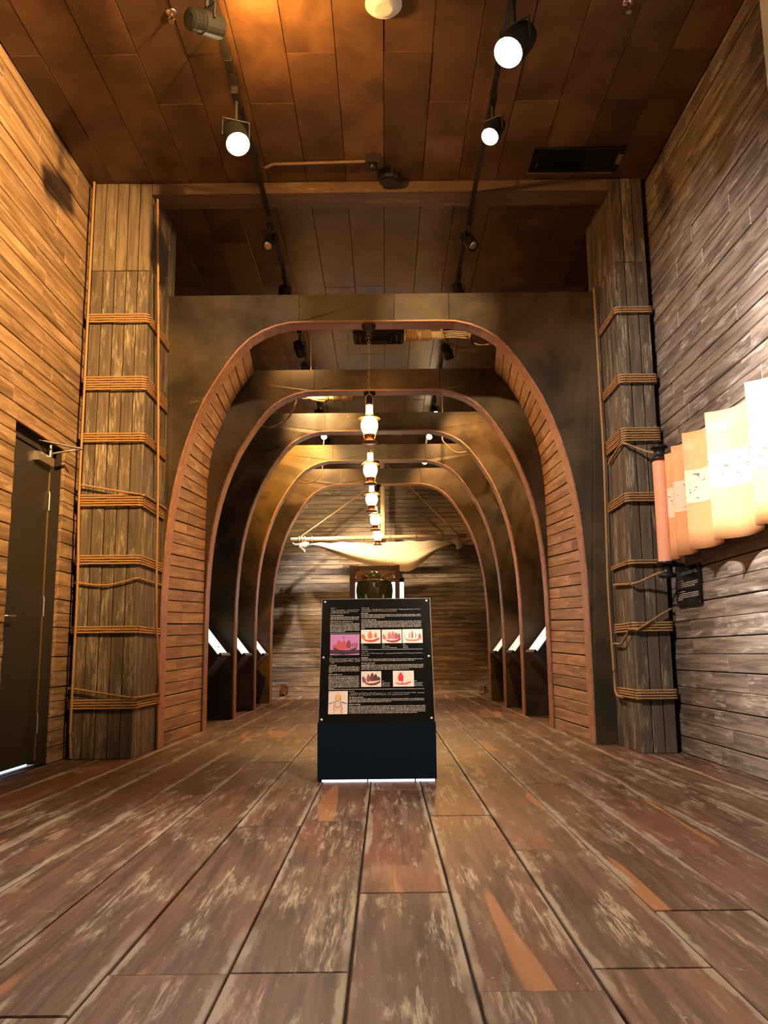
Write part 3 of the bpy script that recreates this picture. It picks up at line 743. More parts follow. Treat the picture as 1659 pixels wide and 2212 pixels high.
# layout of the printed sheet: columns/rows measured on the sheet
def S(x, y):
    f = (1440 - y) / 1330.0; xl_ = 137 + (185 - 137) * f; xr2 = 1388 + (1330 - 1388) * f
    t = (f / 5.62) / ((1 - f) / 5.30 + f / 5.62)
    return (-SW / 2 + SW * (x - xl_) / (xr2 - xl_), SH * t)
INK = 0.0012
pl = MB(); bold = MB()
def lines(ys, x0, x1, last=None, h=0.0062, cjk=False, mb_=None):
    for i, y in enumerate(ys):
        a = S(x0, y); b = S(last if (last and i == len(ys) - 1) else x1, y)
        letters(mb_ or pl, a[0], b[0], a[1], h, cjk, INK)
C_ = dict(cjk=True, h=0.0082); B_ = dict(h=0.0075)
lines([208], 272, 330, **C_); lines([229, 246, 262], 271, 580, 468, **C_); lines([306, 320, 335], 268, 580, 568); lines([358], 268, 512, mb_=bold, **B_)
lines([378, 393, 407, 422, 437, 451, 464], 265, 582, 425); lines([738], 257, 283, **C_); lines([758, 772, 787, 802], 256, 578, 312, **C_)
lines([846, 860, 874, 889, 902], 251, 578, 292); lines([926], 250, 395, mb_=bold, **B_); lines([946, 961, 975, 990, 1004, 1018, 1033, 1047, 1060, 1076], 246, 577, 310)
lines([208], 600, 675, **C_); lines([227, 244], 600, 1240, 980, **C_); lines([268], 600, 675, mb_=bold, **B_); lines([285, 300, 315], 600, 1243, 850); lines([340], 600, 758, mb_=bold, **B_); lines([357, 372, 387, 402, 417, 432], 600, 1245, 642)
for x0, ws in ((600, (625, 655, 668)), (823, (848, 900, 982)), (1047, (1070, 1103, 1105))):
    for y, x1 in zip((609, 627, 644), ws): lines([y], x0, x1, h=0.0055)
lines([684], 600, 672, **C_); lines([704, 722], 600, 1258, 690, **C_); lines([766, 781], 600, 1262, 1173); lines([808], 600, 745, mb_=bold, **B_); lines([828, 842, 857, 873], 600, 1265, 1110)
for x0 in (822, 1173):
    for y, w_ in ((1003, 24), (1022, 88), (1038, 80), (1053, 86)): lines([y], x0, x0 + w_, h=0.0055)
lines([1108], 468, 520, **C_); lines([1128, 1146], 468, 1278, 1118, **C_); lines([1190, 1205, 1219], 466, 1280, 920); lines([1245], 466, 600, mb_=bold, **B_); lines([1265, 1280, 1294, 1308, 1322, 1337], 464, 1287, 1205)
for y, x0, x1 in ((481, 265, 582), (661, 600, 1258), (1086, 245, 1277)):
    a, b = S(x0, y), S(x1, y); pl.add([(a[0], a[1] - 0.0012, INK), (b[0], a[1] - 0.0012, INK), (b[0], a[1] + 0.0012, INK), (a[0], a[1] + 0.0012, INK)], [(0, 1, 2, 3)])
pl.build('small_print', 'ink', face)['kind'] = 'stuff'
bold.build('heading_print', 'ink', face)['kind'] = 'stuff'
for s, x0, x1, y in (('The Fleet of Zheng He', 270, 408, 287), ('Treasure Ships', 256, 335, 827), ('Supply Ships', 600, 672, 748), ('The Alignment of the Fleet', 468, 620, 1170)):
    a, b = S(x0, y), S(x1, y)
    text_mesh('heading', s, 0.0115, face, (a[0], a[1] - 0.004, INK), width=b[0] - a[0], bold=0.0002)
def photo(x0, y0, x1, y1, bg, shapes, name='printed_picture'):
    """a flat printed picture; shapes are (colour, polygon in 0..1 picture space)"""
    a, b = S(x0, y1), S(x1, y0); w_, h_ = b[0] - a[0], b[1] - a[1]
    mb = MB(); mb.add([(0, 0, 0), (w_, 0, 0), (w_, h_, 0), (0, h_, 0)], [(0, 1, 2, 3)])
    mats = [flat_mat(bg)]
    for i, (c, poly) in enumerate(shapes):
        m = flat_mat(c)
        if m not in mats: mats.append(m)
        mb.cur = mats.index(m)
        mb.add([(p[0] * w_, p[1] * h_, 0.0003 + 0.00012 * i) for p in poly], [tuple(range(len(poly)))])
    return mb.build(name, mats, face, loc=(a[0], a[1], INK))
def sail(cx, by, w_, h_, lean=0.0):
    return [(cx - w_ * 0.35, by), (cx + w_ * 0.4, by), (cx + w_ * 0.5 + lean * 0.4, by + h_ * 0.5), (cx + w_ * 0.22 + lean * 0.8, by + h_ * 0.85), (cx + lean, by + h_), (cx - w_ * 0.35 + lean * 0.7, by + h_ * 0.7), (cx - w_ * 0.5 + lean * 0.2, by + h_ * 0.35)]
def hull(x0, x1, y, d): return [(x0, y + d * 0.9), (x0 + (x1 - x0) * 0.15, y + d * 0.1), (x0 + (x1 - x0) * 0.4, y - d * 0.25), (x0 + (x1 - x0) * 0.7, y - d * 0.15), (x1 - 0.03, y + d * 0.6), (x1, y + d * 1.3), (x0 + (x1 - x0) * 0.6, y + d * 0.5), (x0 + (x1 - x0) * 0.3, y + d * 0.45)]
OR, RD_, MAR, PK = (0.85, 0.25, 0.06), (0.75, 0.06, 0.05), (0.20, 0.025, 0.025), (0.70, 0.22, 0.22)
CRM = (0.92, 0.89, 0.80)
photo(596, 447, 806, 595, CRM, [(OR, sail(0.13, 0.3, 0.2, 0.42, -0.06)), (OR, sail(0.46, 0.34, 0.24, 0.58)), ((0.82, 0.18, 0.07), sail(0.74, 0.4, 0.14, 0.38)), (RD_, hull(0.1, 0.95, 0.14, 0.22))])
photo(820, 447, 1031, 595, CRM, [(PK, sail(0.14, 0.28, 0.18, 0.4, -0.07)), (PK, sail(0.38, 0.3, 0.2, 0.55)), (PK, sail(0.56, 0.3, 0.2, 0.6)), ((0.55, 0.13, 0.15), sail(0.72, 0.3, 0.2, 0.5)), ((0.5, 0.10, 0.12), sail(0.86, 0.32, 0.16, 0.42)), ((0.45, 0.03, 0.04), hull(0.18, 0.96, 0.1, 0.2))])
photo(1042, 445, 1253, 595, CRM, [((0.85, 0.5, 0.4), sail(0.12, 0.35, 0.06, 0.3, -0.05)), ((0.8, 0.3, 0.25), sail(0.34, 0.34, 0.07, 0.46)), (RD_, sail(0.49, 0.33, 0.09, 0.58)), ((0.55, 0.18, 0.3), sail(0.66, 0.33, 0.05, 0.46)), (RD_, sail(0.86, 0.34, 0.13, 0.36)), ((0.85, 0.25, 0.16), hull(0.1, 0.97, 0.16, 0.18))])
photo(596, 895, 812, 1062, (0.92, 0.87, 0.76), [((0.36, 0.07, 0.06), sail(0.16, 0.28, 0.2, 0.42, -0.07)), ((0.40, 0.08, 0.07), sail(0.36, 0.32, 0.19, 0.52)), (MAR, sail(0.55, 0.36, 0.24, 0.56)), ((0.09, 0.02, 0.03), sail(0.72, 0.38, 0.22, 0.46)), ((0.09, 0.02, 0.03), sail(0.88, 0.4, 0.16, 0.26)), ((0.3, 0.03, 0.03), hull(0.14, 0.97, 0.14, 0.2))])
photo(940, 893, 1162, 1062, (0.93, 0.88, 0.78), [((0.80, 0.015, 0.035), sail(0.37, 0.34, 0.28, 0.58)), ((0.80, 0.16, 0.08), hull(0.08, 0.86, 0.14, 0.16)), ((0.5, 0.06, 0.04), [(0.42, 0.2), (0.46, 0.2), (0.46, 0.36), (0.42, 0.36)])])
photo(262, 495, 580, 718, (0.62, 0.24, 0.52), [((0.045, 0.008, 0.03), [(0, 0.06), (0.45, 0.01), (1, 0.07), (1, 0.24), (0, 0.25)]), ((0.55, 0.09, 0.10), sail(0.16, 0.3, 0.16, 0.24)), ((0.62, 0.08, 0.08), sail(0.30, 0.3, 0.2, 0.42)), ((0.60, 0.08, 0.07), sail(0.46, 0.3, 0.2, 0.42)), ((0.30, 0.03, 0.08), sail(0.63, 0.32, 0.17, 0.42)), ((0.32, 0.08, 0.2), sail(0.76, 0.4, 0.08, 0.2)), ((0.25, 0.04, 0.16), sail(0.84, 0.4, 0.05, 0.24)), ((0.3, 0.05, 0.18), sail(0.91, 0.4, 0.05, 0.22)), ((0.62, 0.07, 0.05), [(0.12, 0.36), (0.3, 0.28), (0.66, 0.26), (0.75, 0.33), (0.94, 0.42), (0.94, 0.38), (0.68, 0.22), (0.34, 0.22), (0.12, 0.31)]), ((0.03, 0.006, 0.02), [(0.10, 0.36), (0.3, 0.25), (0.6, 0.2), (0.92, 0.36), (0.9, 0.28), (0.65, 0.08), (0.35, 0.08), (0.12, 0.28)]), ((0.12, 0.03, 0.1), [(0.44, 0.80), (0.48, 0.80), (0.48, 0.87), (0.44, 0.87)])])
YL, OG, GR, TEAL, RDS = (0.90, 0.62, 0.12), (0.80, 0.28, 0.10), (0.25, 0.18, 0.08), (0.05, 0.22, 0.20), (0.72, 0.10, 0.08)
ring = lambda cx, cy, rx, ry, n=14, a0=0, a1=6.283: [(cx + rx * math.cos(a0 + (a1 - a0) * i / n), cy + ry * math.sin(a0 + (a1 - a0) * i / n)) for i in range(n)]
photo(240, 1103, 453, 1347, (0.93, 0.78, 0.66), [((0.92, 0.70, 0.40), [(0.31, 0.16), (0.69, 0.16), (0.60, 0.82), (0.50, 0.90), (0.40, 0.82)]), (YL, [(0.40, 0.62), (0.60, 0.62), (0.57, 0.80), (0.50, 0.86), (0.43, 0.80)]), (OG, [(0.34, 0.58), (0.40, 0.58), (0.41, 0.82), (0.37, 0.82)]), (RDS, [(0.60, 0.58), (0.66, 0.58), (0.63, 0.82), (0.60, 0.82)]), (OG, [(0.26, 0.16), (0.31, 0.16), (0.32, 0.48), (0.29, 0.48)]), (OG, [(0.68, 0.16), (0.73, 0.16), (0.71, 0.48), (0.67, 0.48)]),
    (GR, ring(0.49, 0.43, 0.15, 0.17)), ((0.93, 0.80, 0.62), ring(0.49, 0.43, 0.12, 0.145)), ((0.85, 0.55, 0.55), ring(0.49, 0.43, 0.07, 0.10)), ((0.93, 0.78, 0.72), ring(0.49, 0.42, 0.045, 0.06)),
    (TEAL, [(0.02, 0.43), (0.33, 0.52), (0.33, 0.55), (0.02, 0.46)]), (TEAL, [(0.97, 0.43), (0.97, 0.46), (0.66, 0.55), (0.66, 0.52)]), (GR, [(0.25, 0.04), (0.28, 0.04), (0.38, 0.15), (0.36, 0.15)]), (GR, [(0.72, 0.04), (0.75, 0.04), (0.64, 0.15), (0.62, 0.15)]), (GR, [(0.42, 0.86), (0.5, 0.92), (0.58, 0.86), (0.5, 0.935)])])
for px, py in ((213, 141), (1296, 137), (193, 744), (1323, 740), (170, 1405), (1354, 1399)):
    a = S(px, py); mb = MB(); mb.lathe([(0.0075, 0), (0.0075, 0.004), (0.005, 0.006)], 14); mb.build('fixing_pin', 'white', face, loc=(a[0], a[1], 0))

# ------------------------------------------------------------------ small black plaque under the scroll
pq = empty('wall_plaque', (XR - 0.03, 6.22, 1.07), 'small black text plaque on the plank wall below the scroll', 'plaque')
PM = Matrix(((0, 0, -1), (-1, 0, 0), (0, 1, 0))).to_4x4(); PM.translation = (XR - 0.016, 6.47, 1.075)
mb = MB(); mb.cbox((0, 0, -0.01), (0.49, 0.285, 0.008), 0.002); pf = mb.build('plate', 'signblack', mat=PM); under(pf, pq)
mb = MB()
for y, x1 in ((0.262, 0.08), (0.243, 0.44), (0.23, 0.46), (0.217, 0.06), (0.182, 0.17), (0.165, 0.46), (0.152, 0.46), (0.139, 0.40), (0.105, 0.2), (0.088, 0.46), (0.075, 0.46), (0.062, 0.46), (0.049, 0.14)):
    letters(mb, 0.03, x1, y, 0.008, y > 0.2, 0.0085)
o = mb.build('small_print', 'ink', pf); o['kind'] = 'stuff'
for px, py in ((0.012, 0.272), (0.478, 0.272), (0.012, 0.013), (0.478, 0.013)):
    mb = MB(); mb.lathe([(0.006, 0), (0.006, 0.004)], 10); mb.build('fixing_pin', 'sprk', pf, loc=(px, py, 0.008))

# ------------------------------------------------------------------ slanted reading desks between the ribs
def lectern(sgn, y0, y1, label, tone):
    xi = -1.85 if sgn < 0 else 1.69
    xo = xi + sgn * 0.27
    L_ = empty('reading_desk', (xi + sgn * 0.15, (y0 + y1) / 2, 0), label, 'display desk', 'slanted reading desks between the ribs')
    mb = MB(); mb.prism([(xi, y0, 0.745), (xo, y0, 1.09), (xo, y0, 0.40), (xi + sgn * 0.03, y0, 0.70)], (0, y1 - y0, 0)); under(mb.build('desk_body', 'black'), L_)
    d = Vector((xo - xi, 0, 0.345)).normalized(); nr = Vector((-d.z * sgn * (1 if True else 1), 0, abs(d.x))); nr = Vector((-sgn * abs(d.z), 0, abs(d.x)))
    a = Vector((xi, y0, 0.752)) ; 
    mb = MB(); mb.prism([a + nr * 0.004 + d * 0.02, a + nr * 0.004 + d * 0.43, a + nr * 0.012 + d * 0.43, a + nr * 0.012 + d * 0.02], (0, y1 - y0, 0)); pn = under(mb.build('lit_panel', 'desk_' + tone), L_)
    mb = MB(); mb.prism([a - d * 0.02, a + d * 0.02, a + d * 0.02 + nr * 0.03, a - d * 0.02 + nr * 0.03], (0, y1 - y0, 0)); lg = under(mb.build('ledge', 'blackplastic'), L_)
    for yy in (y0 + 0.06, y1 - 0.06):
        mb = MB(); mb.lathe([(0.007, 0), (0.007, 0.006)], 10, a + nr * 0.03 + Vector((0, yy - y0, 0)), nr); under(mb.build('fixing_pin', 'sprk'), L_)
    xw = XL if sgn < 0 else XR
    mb = MB(); mb.box((min(xo, xw), y0 + 0.05, 0.55), (max(xo, xw), y1 - 0.05, 0.95)); under(mb.build('wall_bracket', 'black'), L_)
    mb = MB(); ux = d; uy = Vector((0, 1, 0)); rnd = random.Random(int(y0 * 100) + sgn)
    for k in range(16):
        p = a + nr * 0.0135 + ux * rnd.uniform(0.06, 0.36) + uy * rnd.uniform(0.06, y1 - y0 - 0.14)
        w_ = rnd.uniform(0.03, 0.07); h_ = rnd.uniform(0.006, 0.02)
        mb.add([p, p + uy * w_, p + uy * w_ + ux * h_, p + ux * h_], [(0, 1, 2, 3)])
    under(mb.build('panel_print', 'desk_ink'), L_)['kind'] = 'stuff'
M['desk_warm'] = plain('lit_desk_warm', (0.9, 0.85, 0.7), 0.4, emit=(1.0, 0.88, 0.62), es=1.3)
M['desk_white'] = plain('lit_desk_white', (0.9, 0.88, 0.8), 0.4, emit=(1.0, 0.90, 0.74), es=1.0)
M['desk_violet'] = plain('lit_desk_violet', (0.85, 0.78, 0.9), 0.4, emit=(0.90, 0.74, 1.0), es=0.75)
M['desk_dim'] = plain('lit_desk_dim', (0.85, 0.82, 0.72), 0.4, emit=(0.9, 0.88, 0.70), es=0.45)
M['desk_ink'] = plain('desk_print_ink', (0.25, 0.20, 0.10), 0.6)
lectern(-1, 9.64, 10.18, 'bright cream slanted desk on the door side, in front of the third rib', 'warm')
lectern(-1, 11.25, 11.85, 'white slanted desk on the door side, in front of the fourth rib', 'white')
lectern(-1, 13.0, 13.55, 'violet-white slanted desk on the door side, in front of the last rib', 'violet')
lectern(1, 9.72, 10.30, 'white slanted desk on the scroll side, in front of the third rib', 'white')
lectern(1, 11.4, 12.05, 'dim slanted desk on the scroll side, in front of the fourth rib', 'dim')
lectern(1, 13.15, 13.75, 'dim slanted desk on the scroll side, in front of the last rib', 'dim')

# ------------------------------------------------------------------ hanging lanterns
def lantern(x, y, zb, ztop, label):
    L_ = empty('oil_lantern', (x, y, zb), label, 'lantern', 'lanterns hung under the ribs')
    def P(name, mb, mat): return mb.build(name, mat, L_)
    zt = ztop - zb - 0.0145
    mb = MB(); mb.lathe([(0.064, 0), (0.064, -0.012), (0.052, -0.03), (0.036, -0.05), (0.032, -0.09), (0.024, -0.108), (0.012, -0.112)], 20, (0, 0, zt)); P('canopy', mb, 'black')
    mb = MB(); z0, z1 = 0.445, zt - 0.105; n = max(2, int((z1 - z0) / 0.034)); dz = (z1 - z0) / n
    for i in range(n):
        pts = []
        for k in range(12):
            a = 2 * math.pi * k / 12; u, v = 0.0085 * math.cos(a), (dz * 0.62) * math.sin(a)
            pts.append((u, 0, z0 + dz * (i + 0.5) + v) if i % 2 else (0, u, z0 + dz * (i + 0.5) + v))
        mb.tube(pts, 0.0026, 5, closed=True)
    P('chain', mb, 'brass')
    mb = MB(); mb.tube(smooth_path([(-0.032, 0, 0.30), (-0.033, 0, 0.40), (-0.022, 0, 0.435), (0, 0, 0.449), (0.022, 0, 0.435), (0.033, 0, 0.40), (0.032, 0, 0.30)], 0.01), 0.004, 6); P('bail', mb, 'brass')
    mb = MB(); mb.lathe([(0.034, 0.262), (0.031, 0.30), (0.029, 0.345), (0.022, 0.347)], 20); P('chimney', mb, 'chimney')
    mb = MB(); mb.lathe([(0.036, 0.258), (0.05, 0.250), (0.078, 0.238), (0.098, 0.222), (0.100, 0.220), (0.097, 0.2195), (0.076, 0.234), (0.05, 0.246), (0.036, 0.254)], 28, cap=False); P('hood', mb, 'brass')
    mb = MB(); mb.lathe([(0.034, 0.252), (0.052, 0.236), (0.069, 0.205), (0.077, 0.17), (0.075, 0.14), (0.064, 0.105), (0.043, 0.078)], 24); P('globe', mb, 'globe')
    for k in range(4):
        a = math.pi / 4 + k * math.pi / 2; ca, sa = math.cos(a), math.sin(a)
        mb = MB(); mb.tube(smooth_path([(0.066 * ca, 0.066 * sa, 0.234), (0.084 * ca, 0.084 * sa, 0.19), (0.089 * ca, 0.089 * sa, 0.14), (0.075 * ca, 0.075 * sa, 0.08), (0.055 * ca, 0.055 * sa, 0.03)], 0.015), 0.0035, 6); P('guard_wire', mb, 'brass')
    mb = MB(); mb.lathe([(0.043, 0.078), (0.046, 0.07), (0.036, 0.055), (0.038, 0.045), (0.047, 0.03)], 24); P('burner', mb, 'copper')
    mb = MB(); mb.lathe([(0.050, 0.03), (0.054, 0.022), (0.070, 0.012), (0.074, 0.004), (0.066, 0.0), (0.02, -0.004)], 24); P('base', mb, 'copper')
    return L_
lantern(-0.121, 7.36, 2.59, 3.69, 'lit brass oil lantern hung from the front arch panel')
lantern(-0.141, 8.94, 2.53, 3.553, 'lit brass oil lantern hung from the second rib')
lantern(-0.154, 10.64, 2.52, 3.556, 'lit brass oil lantern hung from the third rib')
lantern(-0.126, 12.24, 2.51, 3.54, 'lit brass oil lantern hung from the fourth rib')
lantern(-0.108, 13.89, 2.505, 3.52, 'lit brass oil lantern hung from the rib before the sail')

# ------------------------------------------------------------------ ceiling tracks and spotlights
ZR = ZC - 0.142
def rail(x, label):
    mb = MB(); mb.box((x - 0.018, 1.8, ZR), (x + 0.018, 15.8, ZR + 0.03)); 
    R_ = empty('track_rail', (x, 9, ZC - 0.02), label, 'track rail', 'ceiling track rails'); under(mb.build('channel', 'black'), R_)
    for yy in (4.98, 7.4, 9.6, 12.0):
        mb = MB(); mb.box((x - 0.024, yy - 0.05, ZR - 0.005), (x + 0.024, yy + 0.05, ZR + 0.034)); under(mb.build('coupler', 'blackplastic'), R_)
    for yy in (2.2, 4.7, 6.2, 7.6, 9.2, 11.4, 13.0, 15.3):
        mb = MB(); mb.tube([(x, yy, ZR + 0.03), (x, yy, ZC - 0.006)], 0.007, 6); under(mb.build('hanger', 'black'), R_)
    return R_
XTL, XTR = -0.97, 0.775
# rails are interrupted by the drop beam: they pass just below it as one run
rail(XTL, 'black ceiling track rail on the side with the branch conduit'); rail(XTR, 'black ceiling track rail on the side with the ceiling hatch')

def spot(x, y, aim, label, lens='lens_warm', power=0, colr=(1, 0.7, 0.4), angle=50, blend=0.6, size=0.05, scale=1.0, ztrack=ZR):
    S_ = empty('track_spotlight', (x, y, ztrack), label, 'spotlight', 'track spotlights on the ceiling rails')
    a = Vector(aim) - Vector((x, y, ztrack - 0.20 * scale)); a.normalize()
    mb = MB(); mb.box((-0.022, -0.09, -0.055), (0.022, 0.09, -0.001)); mb.build('adapter', 'blackplastic', S_)
    mb = MB(); mb.lathe([(0.012, -0.055), (0.012, -0.12 * scale)], 10); 
    side = a.cross(Vector((0, 0, 1))); side = side.normalized() if side.length > 1e-3 else Vector((1, 0, 0))
    pc = Vector((0, 0, -0.20 * scale)); r = 0.052 * scale
    mb.tube(line_path([pc + side * (r + 0.008), pc + side * (r + 0.008) + Vector((0, 0, 0.08 * scale)), pc - side * (r + 0.008) + Vector((0, 0, 0.08 * scale)), pc - side * (r + 0.008)], 0.02), 0.006, 6)
    mb.build('yoke', 'black', S_)
    mb = MB(); prof_ = []
    h0, h1 = -0.10 * scale, 0.075 * scale
    prof_ += [(r * 0.55, h0), (r * 0.8, h0 + 0.008)]
    for k in range(6): prof_ += [(r * 0.92, h0 + 0.012 + k * 0.011), (r * 0.92, h0 + 0.018 + k * 0.011), (r * 0.80, h0 + 0.0185 + k * 0.011), (r * 0.80, h0 + 0.0225 + k * 0.011)]
    prof_ += [(r, h0 + 0.085), (r, h1), (r * 0.93, h1), (r * 0.86, h1 - 0.03)]
    mb.lathe(prof_, 20, pc, a, smooth=False); hd_ = mb.build('head', 'blackplastic', S_)
    mb = MB(); mb.lathe([(r * 0.90, 0), (r * 0.88, 0.006), (r * 0.5, 0.012)], 20, pc + a * (h1 - 0.016), a); mb.build('lens', lens, S_)
    if power:
        ld = bpy.data.lights.new('spot_beam', 'SPOT'); ld.energy = power; ld.color = colr; ld.spot_size = math.radians(angle); ld.spot_blend = blend; ld.shadow_soft_size = size
        lo = bpy.data.objects.new('spot_beam', ld); col.objects.link(lo); lo.parent = S_
        lo.location = pc + a * (h1 + 0.02); lo.rotation_euler = a.to_track_quat('-Z', 'Y').to_euler()
    return S_
AMB = (1.0, 0.50, 0.15); WRM = (1.0, 0.70, 0.40); NEU = (1.0, 0.85, 0.72); WHT = (1.0, 0.91, 0.82)
# near the camera: door-side rail lights the scroll wall and floor, hatch-side rail lights the door wall and its pillar
spot(XTL, 4.30, (-0.25, 5.15, 4.64), 'dark ribbed spotlight with its back turned, on the rail above the door side', 'lens_warm', 85, (1.0, 0.45, 0.08), 130, 0.9, scale=1.25)
spot(XTL, 5.27, (0.1, 2.6, 0.6), 'dazzling lit spotlight on the door-side rail, just before the beam', 'lens_warm', 320, NEU, 80, 0.8, scale=1.6)
spot(XTR, 4.38, (-0.8, 2.5, 1.2), 'largest dazzling spotlight on the hatch-side rail', 'lens_warm', 190, WRM, 80, 0.8, scale=1.7)
spot(XTR, 5.35, (-0.6, 3.4, 1.2), 'smaller lit spotlight on the hatch-side rail, just before the beam', 'lens_warm', 100, WRM, 75, 0.8, scale=1.2)
spot(XTL, 3.0, (2.15, 4.1, 1.95), 'spotlight on the door-side rail aimed at the paper scroll', 'lens_warm', 1700, WHT, 42, 0.9)
spot(XTL, 3.5, (2.2, 6.0, 1.7), 'second spotlight on the door-side rail aimed along the scroll wall', 'lens_warm', 420, WHT, 66, 0.8)
spot(XTR, 3.7, (-0.05, 5.4, 0.8), 'added unseen spotlight on the hatch-side rail aimed at the information board', 'lens_warm', 240, NEU, 24, 0.9)  # added lamp, out of view, brightens the board's print
spot(XTR, 2.3, (-2.4, 5.15, 3.2), 'spotlight on the hatch-side rail aimed at the plank wall over the door', 'lens_warm', 1900, (1.0, 0.57, 0.19), 60, 0.9)
spot(XTL, 2.7, (0.45, 7.26, 3.74), 'spotlight on the door-side rail aimed at the top of the front arch', 'lens_warm', 1400, (1, 0.72, 0.36), 14.5, 1.0)
spot(XTR, 2.7, (-1.25, 7.26, 3.74), 'spotlight on the hatch-side rail aimed at the shoulder of the front arch', 'lens_warm', 700, (1, 0.68, 0.40), 15, 0.95)
# dark heads just beyond the beam
spot(XTL, 6.99, (-1.5, 5.8, 2.5), 'unlit spotlight on the door-side rail just past the beam', 'lens_off')
spot(XTR, 7.02, (1.6, 6.2, 2.8), 'unlit spotlight on the hatch-side rail just past the beam', 'lens_off')
spot(XTL, 8.10, (-0.85, 8.85, 3.66), 'spotlight above the front arch on the door-side rail', 'lens_warm', 40, AMB, 60, 0.8)
spot(XTR, 8.10, (1.5, 9.2, 2.5), 'unlit spotlight above the front arch on the hatch-side rail', 'lens_off')
# over the vault
spot(XTL, 9.60, (-0.75, 10.6, 3.66), 'spotlight above the second rib on the door side', 'lens_warm', 190, (1, 0.62, 0.24), 60, 0.8, scale=1.1)
spot(XTR, 9.75, (1.25, 10.55, 3.1), 'spotlight above the second rib on the hatch side', 'lens_warm', 220, AMB, 62, 0.9, scale=1.1)
spot(XTR, 12.35, (1.0, 10.6, 2.4), 'lit amber spotlight past the third rib on the hatch side', 'lens_warm', 190, AMB, 96, 0.9)
spot(XTL, 12.5, (-1.1, 13.8, 3.3), 'dark spotlight past the third rib on the door side', 'lens_warm', 130, AMB, 75, 0.8)
spot(XTR, 12.8, (1.1, 13.8, 3.3), 'added spotlight past the fourth rib on the hatch side, lighting the last rib', 'lens_warm', 110, AMB, 75, 0.8)  # added lamp to put amber light on the last rib's face
spot(XTL, 13.66, (-0.9, 11.6, 2.6), 'lit amber spotlight before the sail on the door side', 'lens_warm', 220, AMB, 96, 0.9)
spot(XTR, 13.75, (0.2, 12.0, 3.0), 'lit amber spotlight before the sail on the hatch side', 'lens_warm', 130, AMB, 96, 0.9)
spot(XTR, 15.6, (0.4, 13.9, 2.7), 'small white spotlight on the hatch side near the sail', 'lens_warm', 30, (1, 0.80, 0.55), 90, 0.7)
spot(XTL, 14.2, (-0.35, 15.4, 2.5), 'spotlight on the door side past the last rib, aimed at the sail', 'lens_warm', 520, (1, 0.76, 0.45), 62, 0.7)
spot(XTL, 14.85, (-1.55, 16.1, 0.9), 'added spotlight on the door-side rail aimed at the foot of the back wall', 'lens_off', 520, (1.0, 0.94, 0.88), 46, 0.9)  # added lamp standing in for pale daylight low on the wall; lens left unlit
spot(XTL, 8.62, (1.75, 7.95, 2.0), 'added unseen spotlight behind the front arch aimed at the hull lining on the scroll side', 'lens_warm', 150, AMB, 62, 0.9)  # added lamp hidden above the arch to brighten the scroll-side hull planks
spot(XTR, 8.62, (-1.85, 7.95, 1.9), 'added unseen spotlight behind the front arch aimed at the hull lining on the door side', 'lens_warm', 170, AMB, 62, 0.9)  # its added twin, likewise hidden, for the door-side hull planks
spot(XTL, 10.35, (0.6, 8.4, 0.0), 'spotlight above the second rib lighting the floor under the vault', 'lens_off', 120, WRM, 70, 0.9)
spot(XTL, 13.15, (-1.0, 16.1, 3.2), 'spotlight on the door side washing the wall above the sail', 'lens_warm', 110, (1, 0.76, 0.40), 64, 0.8)
spot(XTL, 11.0, (-1.2, 12.15, 3.3), 'spotlight past the third rib lighting the door-side vault', 'lens_warm', 380, (1, 0.48, 0.08), 62, 0.9)
spot(XTR, 11.0, (1.25, 12.15, 3.2), 'spotlight past the third rib lighting the hatch-side vault', 'lens_warm', 120, AMB, 75, 0.9)

# ------------------------------------------------------------------ other ceiling fittings
bc = empty('branch_conduit', (-0.5, 6.30, ZC - 0.02), 'thin branch conduit ending in a black sensor box before the beam', 'conduit')
mb = MB(); mb.tube([(-0.93, 6.36, ZC - 0.02), (-0.86, 6.31, ZC - 0.02), (-0.12, 6.285, ZC - 0.02)], 0.013, 8); under(mb.build('pipe', 'stand'), bc)
mb = MB(); mb.box((-0.115, 6.20, ZC - 0.075), (-0.005, 6.31, ZC - 0.006)); under(mb.build('box', 'black'), bc)
mb = MB(); mb.lathe([(0.034, 0), (0.034, -0.03), (0.02, -0.04)], 16, (-0.06, 6.255, ZC - 0.075)); mb.lathe([(0.008, -0.04), (0.008, -0.043)], 10, (-0.06, 6.255, ZC - 0.075)); under(mb.build('sensor', 'blackplastic'), bc)
sp_ = empty('ceiling_speaker', (0.09, 6.48, ZC - 0.01), 'black drum speaker on the ceiling beside the sensor box', 'speaker')
mb = MB(); mb.lathe([(0.095, 0.0), (0.095, -0.06), (0.085, -0.075), (0.04, -0.08)], 10, (0.07, 6.48, ZC - 0.006), smooth=False); under(mb.build('housing', 'black'), sp_)
mb = MB(); mb.lathe([(0.07, 0), (0.065, -0.004)], 16, (0.07, 6.48, ZC - 0.086)); under(mb.build('grille', 'blackplastic'), sp_)
dt = empty('ceiling_disc', (0.03, 4.62, ZC - 0.006), 'round white smoke detector on the ceiling', 'detector')
mb = MB(); mb.lathe([(0.112, 0), (0.112, -0.012), (0.104, -0.022)], 32); mb.build('rim', 'white', dt)
mb = MB(); mb.lathe([(0.092, -0.0221), (0.085, -0.034), (0.05, -0.040)], 32); mb.build('cover', 'white', dt)
